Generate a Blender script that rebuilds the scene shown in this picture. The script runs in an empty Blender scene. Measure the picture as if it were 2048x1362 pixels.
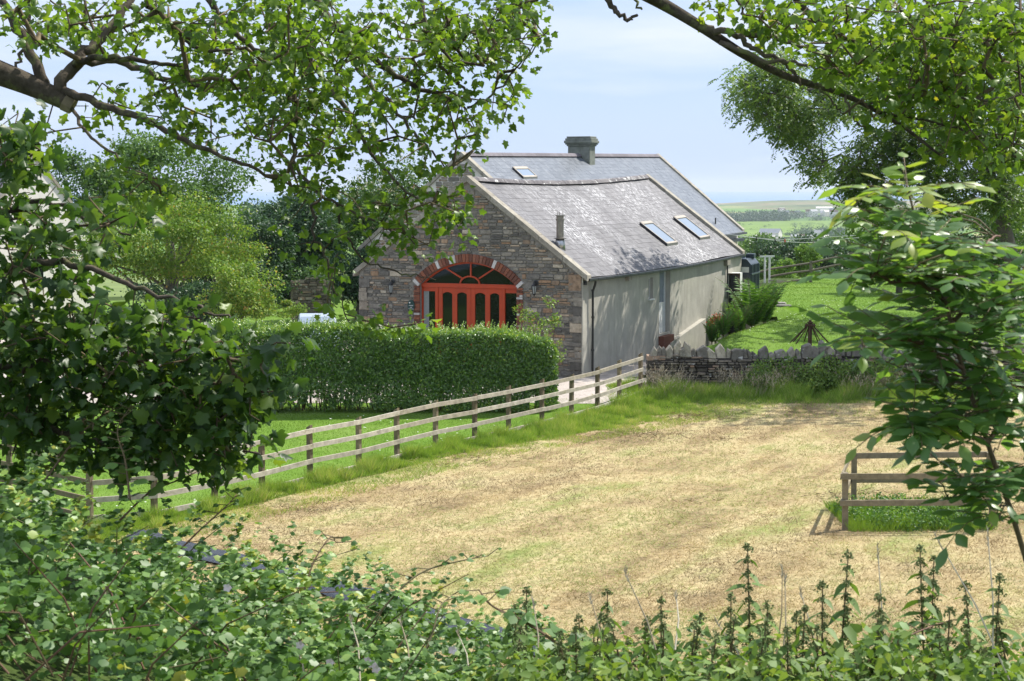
import bpy, math, random
import numpy as np
from mathutils import Vector, Matrix

R = random.Random(7)
G = np.random.default_rng(11)
rad = math.radians
S = bpy.context.scene
COL = S.collection

# ------------------------------------------------------------------ camera, light, exposure
FPX, CXP, CYP, CAMH, HOR = 3600.0, 1024.0, 681.0, 6.7, 372.0
PITCH = math.atan((CYP - HOR) / FPX)
cam = bpy.data.cameras.new('camera')
cam_o = bpy.data.objects.new('camera', cam)
COL.objects.link(cam_o)
cam.sensor_width = 36.0
cam.lens = FPX / 2048.0 * 36.0
cam.clip_start, cam.clip_end = 0.1, 60000
cam_o.location = (0, 0, CAMH)
cam_o.rotation_euler = (math.pi / 2 - PITCH, 0, 0)
cam.dof.use_dof = True
cam.dof.focus_distance = 58
cam.dof.aperture_fstop = 15
S.camera = cam_o

SUN_DIR = Vector((0.49, 0.36, 0.79)).normalized()
SUN_EL = math.asin(SUN_DIR.z)
SUN_ROT = math.atan2(SUN_DIR.x, SUN_DIR.y)
sun = bpy.data.lights.new('sun', 'SUN')
sun.energy = 5.0
sun.angle = rad(0.53)
sun.color = (1.0, 0.95, 0.86)
sun_o = bpy.data.objects.new('sun', sun)
COL.objects.link(sun_o)
sun_o.rotation_euler = SUN_DIR.to_track_quat('Z', 'Y').to_euler()
sun_o.location = (40, 30, 80)

W = bpy.data.worlds.new('World')
S.world = W
W.use_nodes = True
nt = W.node_tree
bg = nt.nodes['Background']
sky = nt.nodes.new('ShaderNodeTexSky')
sky.sky_type = 'NISHITA'
sky.sun_disc = False
sky.sun_elevation = SUN_EL
sky.sun_rotation = SUN_ROT
sky.air_density = 1.0
sky.dust_density = 0.6
sky.ozone_density = 2.5
tc = nt.nodes.new('ShaderNodeTexCoord')
mp = nt.nodes.new('ShaderNodeMapping')
mp.inputs['Scale'].default_value = (1.2, 1.2, 9.0)
nt.links.new(tc.outputs['Generated'], mp.inputs['Vector'])
nz = nt.nodes.new('ShaderNodeTexNoise')
nz.inputs['Scale'].default_value = 2.2
nz.inputs['Detail'].default_value = 6
nz.inputs['Roughness'].default_value = 0.55
nt.links.new(mp.outputs['Vector'], nz.inputs['Vector'])
sep = nt.nodes.new('ShaderNodeSeparateXYZ')
nt.links.new(tc.outputs['Generated'], sep.inputs[0])
hi = nt.nodes.new('ShaderNodeMapRange')            # more thin cloud higher up
hi.inputs['From Min'].default_value = 0.0
hi.inputs['From Max'].default_value = 0.12
hi.inputs['To Min'].default_value = -0.12
hi.inputs['To Max'].default_value = 0.10
nt.links.new(sep.outputs['Z'], hi.inputs['Value'])
ad = nt.nodes.new('ShaderNodeMath'); ad.operation = 'ADD'
nt.links.new(nz.outputs['Fac'], ad.inputs[0]); nt.links.new(hi.outputs[0], ad.inputs[1])
cr = nt.nodes.new('ShaderNodeValToRGB')
cr.color_ramp.elements[0].position = 0.36; cr.color_ramp.elements[0].color = (0.82, 0.82, 0.82, 1)
cr.color_ramp.elements[1].position = 0.68; cr.color_ramp.elements[1].color = (0.95, 0.95, 0.95, 1)
nt.links.new(ad.outputs[0], cr.inputs[0])
mx = nt.nodes.new('ShaderNodeMix'); mx.data_type = 'RGBA'
nt.links.new(cr.outputs[0], mx.inputs['Factor'])
nt.links.new(sky.outputs[0], mx.inputs['A'])
mx.inputs['B'].default_value = (4.05, 5.2, 7.5, 1)
mx2 = nt.nodes.new('ShaderNodeMix'); mx2.data_type = 'RGBA'
cr2 = nt.nodes.new('ShaderNodeValToRGB')
cr2.color_ramp.elements[0].position = 0.46; cr2.color_ramp.elements[0].color = (0, 0, 0, 1)
cr2.color_ramp.elements[1].position = 0.74; cr2.color_ramp.elements[1].color = (1, 1, 1, 1)
nt.links.new(ad.outputs[0], cr2.inputs[0]); nt.links.new(cr2.outputs[0], mx2.inputs['Factor'])
nt.links.new(mx.outputs['Result'], mx2.inputs['A']); mx2.inputs['B'].default_value = (6.6, 7.0, 7.7, 1)
nt.links.new(mx2.outputs['Result'], bg.inputs['Color'])
bg.inputs['Strength'].default_value = 0.10

S.view_settings.view_transform = 'Standard'
S.view_settings.look = 'None'
S.view_settings.exposure = 0.55
S.view_settings.gamma = 1.0
S.render.engine = 'CYCLES'
cy = S.cycles
cy.use_denoising = True
cy.max_bounces = 6
cy.diffuse_bounces = 3
cy.glossy_bounces = 3
cy.transmission_bounces = 4
cy.transparent_max_bounces = 6
cy.volume_bounces = 0
cy.sample_clamp_indirect = 6
cy.use_adaptive_sampling = True

# ------------------------------------------------------------------ helpers
_c, _s = math.cos(PITCH), math.sin(PITCH)
def ray(px, py):
    a, b = (px - CXP) / FPX, -(py - CYP) / FPX
    return Vector((a, _c + b * _s, -_s + b * _c))
def at(px, py, Y):                       # point of the photo at a distance Y ahead
    d = ray(px, py)
    return Vector((0, 0, CAMH)) + d * (Y / d.y)
def gnd(px, py, z=0.0):
    d = ray(px, py)
    return Vector((0, 0, CAMH)) + d * ((z - CAMH) / d.z)
def xat(px, Y):
    return (px - CXP) / FPX * Y

def tag(o, label=None, cat=None, group=None, kind=None):
    if label: o['label'] = label
    if cat: o['category'] = cat
    if group: o['group'] = group
    if kind: o['kind'] = kind
    return o
def thing(name, label, cat, loc=(0, 0, 0), rz=0.0, group=None):
    o = bpy.data.objects.new(name, None)
    COL.objects.link(o)
    o.location = loc
    o.rotation_euler = (0, 0, rz)
    o.empty_display_size = 0.3
    return tag(o, label, cat, group)
def copy_tree(o, parent=None):
    c = o.copy(); COL.objects.link(c)
    if parent: c.parent = parent
    for ch in o.children: copy_tree(ch, c)
    return c

def np_mesh(name, V, loops, starts, totals, mat, parent=None, rnd=None, smooth=False, col=None):
    me = bpy.data.meshes.new(name)
    me.vertices.add(len(V)); me.vertices.foreach_set('co', np.asarray(V, np.float32).ravel())
    me.loops.add(len(loops)); me.loops.foreach_set('vertex_index', np.asarray(loops, np.int32))
    me.polygons.add(len(starts)); me.polygons.foreach_set('loop_start', np.asarray(starts, np.int32))
    try: me.polygons.foreach_set('loop_total', np.asarray(totals, np.int32))
    except Exception: pass
    me.polygons.foreach_set('use_smooth', np.full(len(starts), bool(smooth)))
    me.update(calc_edges=True)
    if rnd is not None:
        a = me.attributes.new('rnd', 'FLOAT', 'POINT')
        a.data.foreach_set('value', np.asarray(rnd, np.float32))
    if mat: me.materials.append(mat)
    o = bpy.data.objects.new(name, me)
    COL.objects.link(o)
    if parent: o.parent = parent
    return o

class MB:
    """collects shapes, then links them as one mesh object"""
    def __init__(s): s.V = []; s.F = []; s.r = []; s.cur = 0.5
    def add(s, vs, fs, r=None):
        n = len(s.V); r = s.cur if r is None else r
        s.V += [tuple(v) for v in vs]; s.r += [r] * len(vs)
        s.F += [tuple(i + n for i in f) for f in fs]
    def box(s, a, b, r=None, jit=0.0, rot=None, piv=None):
        x0, y0, z0 = a; x1, y1, z1 = b
        vs = [Vector(p) for p in ((x0,y0,z0),(x1,y0,z0),(x1,y1,z0),(x0,y1,z0),(x0,y0,z1),(x1,y0,z1),(x1,y1,z1),(x0,y1,z1))]
        if jit: vs = [v + Vector((R.uniform(-jit,jit), R.uniform(-jit,jit), R.uniform(-jit,jit))) for v in vs]
        if rot is not None:
            c = Vector(piv) if piv is not None else sum(vs, Vector()) / 8
            vs = [c + rot @ (v - c) for v in vs]
        s.add(vs, [(0,3,2,1),(4,5,6,7),(0,1,5,4),(1,2,6,5),(2,3,7,6),(3,0,4,7)], r)
    def bar(s, p, q, w, h, up=(0,0,1), r=None, jit=0.0):
        p, q = Vector(p), Vector(q); d = (q - p).normalized(); up = Vector(up)
        x = d.cross(up).normalized() * (w / 2); y = x.cross(d).normalized() * (h / 2)
        vs = [p-x-y, p+x-y, p+x+y, p-x+y, q-x-y, q+x-y, q+x+y, q-x+y]
        if jit: vs = [v + Vector((R.gauss(0,jit), R.gauss(0,jit), R.gauss(0,jit))) for v in vs]
        s.add(vs, [(3,2,1,0),(4,5,6,7),(0,1,5,4),(1,2,6,5),(2,3,7,6),(3,0,4,7)], r)
    def tube(s, pts, rs, n=6, cap=True, r=None):
        pts = [Vector(p) for p in pts]
        if not hasattr(rs, '__len__'): rs = [rs] * len(pts)
        rings = []; prev = None
        for i, p in enumerate(pts):
            d = (pts[min(i+1, len(pts)-1)] - pts[max(i-1, 0)])
            if d.length < 1e-9: d = Vector((0,0,1))
            d.normalize()
            a = prev if prev is not None else (Vector((0,0,1)) if abs(d.z) < .9 else Vector((1,0,0)))
            x = (a - d * a.dot(d))
            if x.length < 1e-4: x = d.orthogonal()
            x.normalize(); y = d.cross(x); prev = x
            rings.append([p + (x*math.cos(2*math.pi*k/n) + y*math.sin(2*math.pi*k/n)) * rs[i] for k in range(n)])
        vs = [v for rg in rings for v in rg]; fs = []
        for i in range(len(pts)-1):
            for k in range(n):
                fs.append((i*n+k, i*n+(k+1)%n, (i+1)*n+(k+1)%n, (i+1)*n+k))
        if cap: fs += [tuple(range(n))[::-1], tuple((len(pts)-1)*n+k for k in range(n))]
        s.add(vs, fs, r)
    def prism(s, poly, axis_vec, r=None):     # poly: list of points (planar), extruded along axis_vec
        n = len(poly); a = Vector(axis_vec); P = [Vector(p) for p in poly]
        vs = P + [p + a for p in P]
        fs = [tuple(range(n))[::-1], tuple(range(n, 2*n))] + [(i, (i+1)%n, n+(i+1)%n, n+i) for i in range(n)]
        s.add(vs, fs, r)
    def lathe(s, prof, c, n=12, r=None):
        c = Vector(c); vs = []; fs = []
        for (rr, z) in prof:
            for k in range(n): vs.append(c + Vector((rr*math.cos(2*math.pi*k/n), rr*math.sin(2*math.pi*k/n), z)))
        for i in range(len(prof)-1):
            for k in range(n): fs.append((i*n+k, i*n+(k+1)%n, (i+1)*n+(k+1)%n, (i+1)*n+k))
        fs += [tuple(range(n))[::-1], tuple((len(prof)-1)*n+k for k in range(n))]
        s.add(vs, fs, r)
    def build(s, name, mat, parent=None, smooth=False, bevel=0.0):
        if not s.V: return None
        loops = [i for f in s.F for i in f]; tot = [len(f) for f in s.F]
        st = np.concatenate([[0], np.cumsum(tot)[:-1]])
        o = np_mesh(name, np.array(s.V), loops, st, tot, mat, parent, s.r, smooth)
        if bevel:
            m = o.modifiers.new('bevel', 'BEVEL'); m.width = bevel; m.segments = 2; m.limit_method = 'ANGLE'
        return o

def lattice(seed):
    return np.random.default_rng(seed).random((64, 64))
def vn(x, y, sc, seed=0, oct=3):          # value noise 0..1
    t = lattice(seed); out = 0; amp = 1; tot = 0
    x = np.asarray(x, float) / sc; y = np.asarray(y, float) / sc
    for o in range(oct):
        xi, yi = np.floor(x).astype(int), np.floor(y).astype(int)
        fx, fy = x - xi, y - yi
        fx, fy = fx*fx*(3-2*fx), fy*fy*(3-2*fy)
        a = t[xi % 64, yi % 64]; b = t[(xi+1) % 64, yi % 64]; c = t[xi % 64, (yi+1) % 64]; d = t[(xi+1) % 64, (yi+1) % 64]
        out = out + amp * ((a*(1-fx)+b*fx)*(1-fy) + (c*(1-fx)+d*fx)*fy); tot += amp
        amp *= .5; x = x*2.03 + 7.1; y = y*2.03 + 3.7
    return out / tot
def sst(t):
    t = np.clip(t, 0, 1); return t*t*(3-2*t)

# ------------------------------------------------------------------ materials
def new_mat(name):
    m = bpy.data.materials.new(name); m.use_nodes = True
    n = m.node_tree
    return m, n, n.nodes['Principled BSDF'], n.nodes['Material Output']
def ramp_node(n, stops):
    c = n.nodes.new('ShaderNodeValToRGB'); e = c.color_ramp.elements
    while len(e) < len(stops): e.new(0.5)
    for el, (p, col) in zip(e, stops): el.position = p; el.color = (*col, 1)
    return c
def noise(n, scale, detail=4, rough=.6, vec=None, stretch=None, coord='Object'):
    t = n.nodes.new('ShaderNodeTexNoise'); t.inputs['Scale'].default_value = scale
    t.inputs['Detail'].default_value = detail; t.inputs['Roughness'].default_value = rough
    if vec is None:
        tcn = n.nodes.new('ShaderNodeTexCoord'); vec = tcn.outputs[coord]
    if stretch:
        m = n.nodes.new('ShaderNodeMapping'); m.inputs['Scale'].default_value = stretch
        n.links.new(vec, m.inputs[0]); vec = m.outputs[0]
    n.links.new(vec, t.inputs['Vector'])
    return t
def mixc(n, fac, a, b, mode='MIX'):
    m = n.nodes.new('ShaderNodeMix'); m.data_type = 'RGBA'; m.blend_type = mode
    for k, v in (('Factor', fac), ('A', a), ('B', b)):
        if hasattr(v, 'is_output') or isinstance(v, bpy.types.NodeSocket): n.links.new(v, m.inputs[k])
        elif k == 'Factor': m.inputs[k].default_value = v
        else: m.inputs[k].default_value = (*v, 1)
    return m.outputs['Result']
def bump(n, bs, h, strength=.4, dist=.02):
    b = n.nodes.new('ShaderNodeBump'); b.inputs['Strength'].default_value = strength; b.inputs['Distance'].default_value = dist
    n.links.new(h, b.inputs['Height']); n.links.new(b.outputs[0], bs.inputs['Normal'])
def rnd_out(n):
    a = n.nodes.new('ShaderNodeAttribute'); a.attribute_name = 'rnd'; return a.outputs['Fac']

def mat_rnd(name, stops, rough=.8, nscale=8, namt=.5, bstr=.4, bdist=.01, spec=.3, stain=None, stain_mask=0, stain_stretch=None, stain_pos=(.55,.65), stain_scale=6):
    m, n, bs, out = new_mat(name)
    c = ramp_node(n, stops); n.links.new(rnd_out(n), c.inputs[0])
    nz = noise(n, nscale, 6, .65)
    g = ramp_node(n, [(.25, (1-namt,)*3), (.75, (1+namt*.3,)*3)]); n.links.new(nz.outputs['Fac'], g.inputs[0])
    col = mixc(n, 1.0, c.outputs[0], g.outputs[0], 'MULTIPLY')
    if stain:
        nz2 = noise(n, stain_scale, 5, .7, stretch=stain_stretch)
        f = ramp_node(n, [(stain_pos[0], (0,0,0)), (stain_pos[1], (1,1,1))]); n.links.new(nz2.outputs['Fac'], f.inputs[0])
        fo_ = f.outputs[0]
        if stain_mask:
            nz4 = noise(n, stain_mask, 3, .5); f4 = ramp_node(n, [(.42, (0,0,0)), (.62, (1,1,1))]); n.links.new(nz4.outputs['Fac'], f4.inputs[0])
            fo_ = mixc(n, 1.0, fo_, f4.outputs[0], 'MULTIPLY')
        col = mixc(n, fo_, col, stain)
    n.links.new(col, bs.inputs['Base Color'])
    bs.inputs['Roughness'].default_value = rough; bs.inputs['Specular IOR Level'].default_value = spec
    if bstr: bump(n, bs, nz.outputs['Fac'], bstr, bdist)
    return m
def mat_plain(name, col, rough=.6, metal=0, spec=.4, nscale=20, namt=.25, bstr=.15, bdist=.004):
    return mat_rnd(name, [(0, col), (1, col)], rough, nscale, namt, bstr, bdist, spec) if not metal else mat_metal(name, col, rough)
def mat_metal(name, col, rough):
    m, n, bs, out = new_mat(name)
    nz = noise(n, 12, 5)
    g = ramp_node(n, [(.3, tuple(x*.7 for x in col)), (.7, col)]); n.links.new(nz.outputs['Fac'], g.inputs[0])
    n.links.new(g.outputs[0], bs.inputs['Base Color']); bs.inputs['Metallic'].default_value = .9; bs.inputs['Roughness'].default_value = rough
    return m
def mat_leaf(name, stops, trans=.4, rough=.45, spec=.4, tint=(1.3, 1.25, .5)):
    m, n, bs, out = new_mat(name)
    c = ramp_node(n, stops); n.links.new(rnd_out(n), c.inputs[0])
    nz = noise(n, 1.1, 3)
    g = ramp_node(n, [(.3, (.72,.78,.75)), (.7, (1.15,1.1,1.0))]); n.links.new(nz.outputs['Fac'], g.inputs[0])
    col = mixc(n, 1.0, c.outputs[0], g.outputs[0], 'MULTIPLY')
    n.links.new(col, bs.inputs['Base Color'])
    bs.inputs['Roughness'].default_value = rough; bs.inputs['Specular IOR Level'].default_value = spec
    tr = n.nodes.new('ShaderNodeBsdfTranslucent')
    tcol = mixc(n, 1.0, col, tint, 'MULTIPLY'); n.links.new(tcol, tr.inputs[0])
    mixs = n.nodes.new('ShaderNodeMixShader'); mixs.inputs[0].default_value = trans
    n.links.new(bs.outputs[0], mixs.inputs[1]); n.links.new(tr.outputs[0], mixs.inputs[2])
    n.links.new(mixs.outputs[0], out.inputs['Surface'])
    return m

M = {}
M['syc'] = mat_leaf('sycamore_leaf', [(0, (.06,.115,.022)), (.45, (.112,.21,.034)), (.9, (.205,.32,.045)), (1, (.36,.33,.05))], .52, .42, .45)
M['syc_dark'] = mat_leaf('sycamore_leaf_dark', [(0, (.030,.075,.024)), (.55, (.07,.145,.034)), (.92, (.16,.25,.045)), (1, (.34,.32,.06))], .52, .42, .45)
M['ash'] = mat_leaf('ash_leaf', [(0, (.07,.14,.04)), (.6, (.15,.25,.065)), (1, (.25,.36,.10))], .48, .45, .4)
M['ash_near'] = mat_leaf('ash_leaflet', [(0, (.085,.18,.065)), (.6, (.15,.28,.09)), (.9, (.24,.37,.08)), (1, (.42,.46,.07))], .52, .36, .65)
M['bramble'] = mat_leaf('bramble_leaf', [(0, (.055,.12,.03)), (.5, (.125,.245,.06)), (.87, (.24,.38,.09)), (1, (.44,.44,.08))], .35, .45, .45)
M['nettle'] = mat_leaf('nettle_leaf', [(0, (.08,.15,.04)), (.6, (.17,.28,.065)), (1, (.30,.38,.10))], .35, .55, .3)
M['hedge'] = mat_leaf('hedge_leaf', [(0, (.045,.11,.026)), (.5, (.125,.245,.05)), (.8, (.22,.36,.07)), (1, (.38,.48,.11))], .32, .3, .7)
M['tree_a'] = mat_leaf('round_tree_leaf', [(0, (.05,.11,.03)), (.6, (.11,.21,.06)), (1, (.2,.33,.10))], .35, .65, .25)
M['haw'] = mat_leaf('hawthorn_leaf', [(0, (.08,.17,.03)), (.5, (.18,.31,.05)), (.85, (.30,.37,.08)), (1, (.40,.26,.09))], .35, .5, .3)
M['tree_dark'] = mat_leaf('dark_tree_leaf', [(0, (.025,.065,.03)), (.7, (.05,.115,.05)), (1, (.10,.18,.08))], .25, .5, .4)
M['elder'] = mat_leaf('elder_leaf', [(0, (.04,.10,.03)), (.7, (.095,.19,.05)), (1, (.18,.28,.07))], .3, .5, .4)
M['flower'] = mat_rnd('elder_flower', [(0, (.45,.38,.22)), (1, (.7,.62,.42))], .9, 20, .2, 0)
M['lime_tree'] = mat_leaf('bright_tree_leaf', [(0, (.09,.19,.035)), (1, (.2,.34,.07))], .4, .5, .3)
M['fern'] = mat_leaf('fern_leaf', [(0, (.045,.12,.028)), (.6, (.10,.22,.045)), (1, (.24,.38,.09))], .4, .5, .3)
M['grass'] = mat_leaf('grass_blade', [(0, (.14,.24,.04)), (.5, (.23,.37,.065)), (.85, (.34,.45,.12)), (1, (.55,.5,.27))], .35, .55, .25)
M['lawn_blade'] = mat_leaf('lawn_blade', [(0, (.10,.19,.025)), (.6, (.15,.265,.04)), (1, (.25,.35,.075))], .35, .55, .25)
M['straw'] = mat_leaf('straw', [(0, (.11,.085,.055)), (.15, (.28,.21,.115)), (.5, (.43,.34,.175)), (.72, (.54,.45,.265)), (.86, (.37,.38,.14)), (1, (.24,.31,.08))], .2, .6, .25, (1.1,1.05,.8))
M['drystem'] = mat_rnd('dry_stem', [(0, (.32,.25,.15)), (1, (.6,.54,.42))], .8, 30, .2, 0)
M['seed'] = mat_rnd('nettle_seed', [(0, (.15,.20,.07)), (1, (.32,.34,.15))], .9, 30, .2, 0)
M['bark'] = mat_rnd('sycamore_bark', [(0, (.075,.06,.045)), (1, (.17,.14,.105))], .9, 14, .6, .8, .02, .15, stain=(.16,.17,.07), stain_scale=5)
M['twig'] = mat_rnd('twig_bark', [(0, (.07,.05,.03)), (1, (.20,.15,.08))], .85, 30, .4, .2)
M['cane'] = mat_rnd('bramble_cane', [(0, (.10,.11,.04)), (1, (.2,.10,.07))], .7, 30, .3, .1)
M['ash_bark'] = mat_rnd('ash_bark', [(0, (.11,.10,.085)), (1, (.2,.19,.16))], .9, 10, .5, .6, .02, .15)
M['wood'] = mat_rnd('fence_wood', [(0, (.42,.37,.28)), (1, (.60,.55,.455))], .85, 5, .5, .4, .004, .2, stain=(.23,.22,.12), stain_scale=2.5, stain_stretch=(1,1,3), stain_pos=(.56,.75))
M['wood_post'] = mat_rnd('post_wood', [(0, (.16,.125,.08)), (1, (.28,.23,.15))], .85, 8, .5, .4, .004, .2, stain=(.10,.11,.05), stain_scale=3, stain_pos=(.55,.7))
M['wood_pen'] = mat_rnd('brown_rail_wood', [(0, (.20,.165,.105)), (1, (.36,.31,.22))], .9, 7, .5, .5, .006, .2)
M['hearting'] = mat_plain('wall_hearting', (.06,.052,.045), .95)
M['wood_old'] = mat_rnd('weathered_wood', [(0, (.15,.13,.10)), (1, (.27,.24,.19))], .9, 7, .5, .5, .006, .2)
stone_stops = [(0, (.14,.13,.115)), (.3, (.25,.23,.20)), (.6, (.36,.32,.26)), (.78, (.30,.225,.16)), (.92, (.41,.26,.16)), (1, (.57,.51,.40))]
M['stone'] = mat_rnd('rubble_stone', stone_stops, .9, 9, .55, .7, .02, .2)
M['mortar'] = mat_plain('mortar', (.27,.25,.22), .95, nscale=15, namt=.5, bstr=.6, bdist=.01)
M['drystone'] = mat_rnd('dry_stone', [(0, (.08,.07,.06)), (.4, (.19,.165,.135)), (.75, (.33,.285,.225)), (1, (.40,.27,.19))], .95, 7, .6, .8, .03, .15, stain=(.55,.55,.52), stain_scale=3.2, stain_pos=(.61,.66))
M['coping_stone'] = mat_rnd('coping_stone', [(0, (.15,.14,.12)), (.35, (.27,.25,.215)), (.7, (.42,.385,.31)), (1, (.60,.54,.42))], .95, 6, .55, .8, .03, .15, stain=(.6,.6,.57), stain_scale=4, stain_pos=(.62,.68))
M['brick'] = mat_rnd('red_brick', [(0, (.13,.06,.045)), (.35, (.22,.09,.06)), (.75, (.33,.125,.07)), (.88, (.27,.13,.09)), (.91, (.5,.46,.43)), (1, (.66,.63,.6))], .9, 25, .4, .4, .005, .2)
M['render'] = mat_rnd('render_wall', [(0, (.45,.43,.375)), (1, (.45,.43,.375))], .92, 1.6, .28, .5, .02, .15, stain=(.33,.315,.27), stain_scale=1.8, stain_stretch=(2.2,2.2,.45), stain_pos=(.45,.75))
M['concrete'] = mat_rnd('concrete', [(0, (.33,.30,.25)), (1, (.42,.39,.33))], .92, 5, .45, .5, .008, .2, stain=(.22,.20,.16), stain_scale=3, stain_pos=(.5,.7))
M['chim'] = mat_rnd('chimney_render', [(0, (.20,.215,.19)), (1, (.26,.27,.24))], .92, 4, .4, .5, .01, .2, stain=(.12,.125,.105), stain_scale=2, stain_stretch=(1,1,.5), stain_pos=(.5,.7))
M['red'] = mat_rnd('red_paint', [(0, (.50,.052,.007)), (1, (.46,.045,.007))], .38, 3, .18, .05, .002, .5)
M['black'] = mat_plain('black_paint', (.018,.018,.02), .4, spec=.5)
M['white'] = mat_plain('white_paint', (.72,.72,.70), .5)
M['lead'] = mat_metal('steel', (.55,.56,.57), .32)
M['steel_dark'] = mat_metal('weathered_steel', (.32,.29,.25), .42)
M['rust'] = mat_rnd('rusty_iron', [(0, (.05,.032,.022)), (1, (.14,.07,.04))], .85, 20, .5, .5, .004, .3)
M['tank'] = mat_rnd('tank_plastic', [(0, (.012,.028,.045)), (1, (.02,.04,.055))], .35, 3, .2, .05, .002, .5)
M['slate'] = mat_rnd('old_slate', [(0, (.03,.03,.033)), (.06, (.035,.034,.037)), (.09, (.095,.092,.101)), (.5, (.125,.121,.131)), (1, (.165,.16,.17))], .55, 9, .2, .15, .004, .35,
                     stain=(.72,.72,.74), stain_scale=4.2, stain_stretch=(1.2,4.8,1.2), stain_pos=(.56,.585), stain_mask=.3)  # white streaks: lichen, with sun glints painted in as colour
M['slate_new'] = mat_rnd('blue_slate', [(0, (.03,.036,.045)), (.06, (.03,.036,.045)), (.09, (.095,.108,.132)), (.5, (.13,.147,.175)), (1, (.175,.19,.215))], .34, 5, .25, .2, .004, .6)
M['ridge'] = mat_rnd('ridge_tile', [(0, (.12,.11,.12)), (1, (.2,.185,.19))], .8, 6, .4, .5, .01, .3, stain=(.62,.62,.6), stain_scale=3.5, stain_pos=(.57,.65))
M['ridge_new'] = mat_rnd('grey_ridge_tile', [(0, (.14,.125,.14)), (1, (.2,.18,.2))], .8, 6, .3, .3, .01, .3)
m, n, bs, out = new_mat('window_glass')
bs.inputs['Base Color'].default_value = (.008,.012,.008,1); bs.inputs['Roughness'].default_value = .03
bs.inputs['IOR'].default_value = 1.42; bs.inputs['Specular IOR Level'].default_value = .5
M['glass'] = m
m, n, bs, out = new_mat('roof_glass')
bs.inputs['Base Color'].default_value = (.20,.26,.34,1); bs.inputs['Roughness'].default_value = .05
bs.inputs['IOR'].default_value = 3.2; bs.inputs['Specular IOR Level'].default_value = .8
M['roofglass'] = m
M['curtain'] = mat_plain('curtain', (.33,.35,.34), .9)
M['sign'] = mat_plain('sign_green', (.008,.045,.04), .4)
m, n, bs, out = new_mat('plastic_film')
nz1 = noise(n, 1.5, 5, .6, stretch=(1.5, 9, 3))
bs.inputs['Base Color'].default_value = (.03,.034,.045,1); bs.inputs['Roughness'].default_value = .14; bs.inputs['Specular IOR Level'].default_value = 1.0
bump(n, bs, nz1.outputs['Fac'], .9, .06)
M['film'] = m
M['carpaint'] = mat_plain('car_paint', (.36,.42,.50), .25, spec=.6, namt=.05, bstr=0)
M['rubber'] = mat_plain('rubber', (.02,.02,.02), .8)
M['redflower'] = mat_rnd('red_petal', [(0, (.5,.03,.02)), (1, (.65,.06,.03))], .6, 20, .2, 0)
M['pinkflower'] = mat_rnd('bramble_petal', [(0, (.7,.55,.58)), (1, (.8,.72,.72))], .7, 20, .1, 0)
M['daisy'] = mat_rnd('daisy_petal', [(0, (.8,.8,.76)), (1, (.85,.85,.8))], .8, 20, .1, 0)
M['pole'] = mat_rnd('pole_wood', [(0, (.30,.26,.20)), (1, (.36,.32,.26))], .85, 6, .4, .4, .006, .2)
M['whitewall'] = mat_rnd('white_render', [(0, (.72,.68,.64)), (1, (.72,.68,.64))], .9, 2, .15, .2, .01)
M['shedroof'] = mat_plain('grey_sheet_roof', (.22,.24,.27), .6, nscale=.2)
M['flag'] = mat_rnd('flag_stone', [(0, (.2,.19,.17)), (1, (.36,.34,.3))], .95, 6, .5, .5, .02, .15)

def mat_ground(name, stops, scale, detail=8, bscale=30, bstr=.5, bdist=.03, rough=.95, stretch=None, extra=None):
    m, n, bs, out = new_mat(name)
    nz = noise(n, scale, detail, .68, stretch=stretch)
    c = ramp_node(n, stops); n.links.new(nz.outputs['Fac'], c.inputs[0])
    col = c.outputs[0]
    nz3 = noise(n, bscale, 4, .7)
    g = ramp_node(n, [(.3, (.7,.7,.7)), (.7, (1.2,1.2,1.2))]); n.links.new(nz3.outputs['Fac'], g.inputs[0])
    col = mixc(n, 1.0, col, g.outputs[0], 'MULTIPLY')
    n.links.new(col, bs.inputs['Base Color']); bs.inputs['Roughness'].default_value = rough
    bs.inputs['Specular IOR Level'].default_value = .1
    bump(n, bs, nz3.outputs['Fac'], bstr, bdist)
    return m
M['hayground'] = mat_ground('mown_hay', [(.30, (.22,.165,.10)), (.42, (.37,.28,.165)), (.52, (.47,.37,.215)), (.58, (.39,.35,.165)), (.68, (.24,.29,.09))], .42, stretch=(1.0, .55, 1))
m, n, bs, out = new_mat('mown_hay')                 # cut swaths along the field, with green and bare patches
tcn = n.nodes.new('ShaderNodeTexCoord'); mpn = n.nodes.new('ShaderNodeMapping'); mpn.inputs['Rotation'].default_value = (0, 0, .47)
n.links.new(tcn.outputs['Object'], mpn.inputs[0])
na_ = noise(n, 1.0, 6, .62, vec=mpn.outputs[0], stretch=(.75, .13, 1)); nb2 = noise(n, .35, 8, .7, vec=mpn.outputs[0]); nc_ = noise(n, 9, 6, .75, vec=mpn.outputs[0], stretch=(1, .5, 1))
m1 = n.nodes.new('ShaderNodeMath'); m1.operation = 'MULTIPLY_ADD'; n.links.new(na_.outputs['Fac'], m1.inputs[0]); m1.inputs[1].default_value = .62
m2 = n.nodes.new('ShaderNodeMath'); m2.operation = 'MULTIPLY'; n.links.new(nb2.outputs['Fac'], m2.inputs[0]); m2.inputs[1].default_value = .38
n.links.new(m2.outputs[0], m1.inputs[2])
c = ramp_node(n, [(.36, (.15,.11,.065)), (.43, (.30,.225,.125)), (.495, (.42,.335,.185)), (.54, (.46,.385,.215)), (.585, (.32,.31,.13)), (.65, (.20,.26,.07))]); n.links.new(m1.outputs[0], c.inputs[0])
gq = ramp_node(n, [(.35, (.72,.70,.66)), (.6, (1.12,1.12,1.12))]); n.links.new(nc_.outputs['Fac'], gq.inputs[0])
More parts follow.
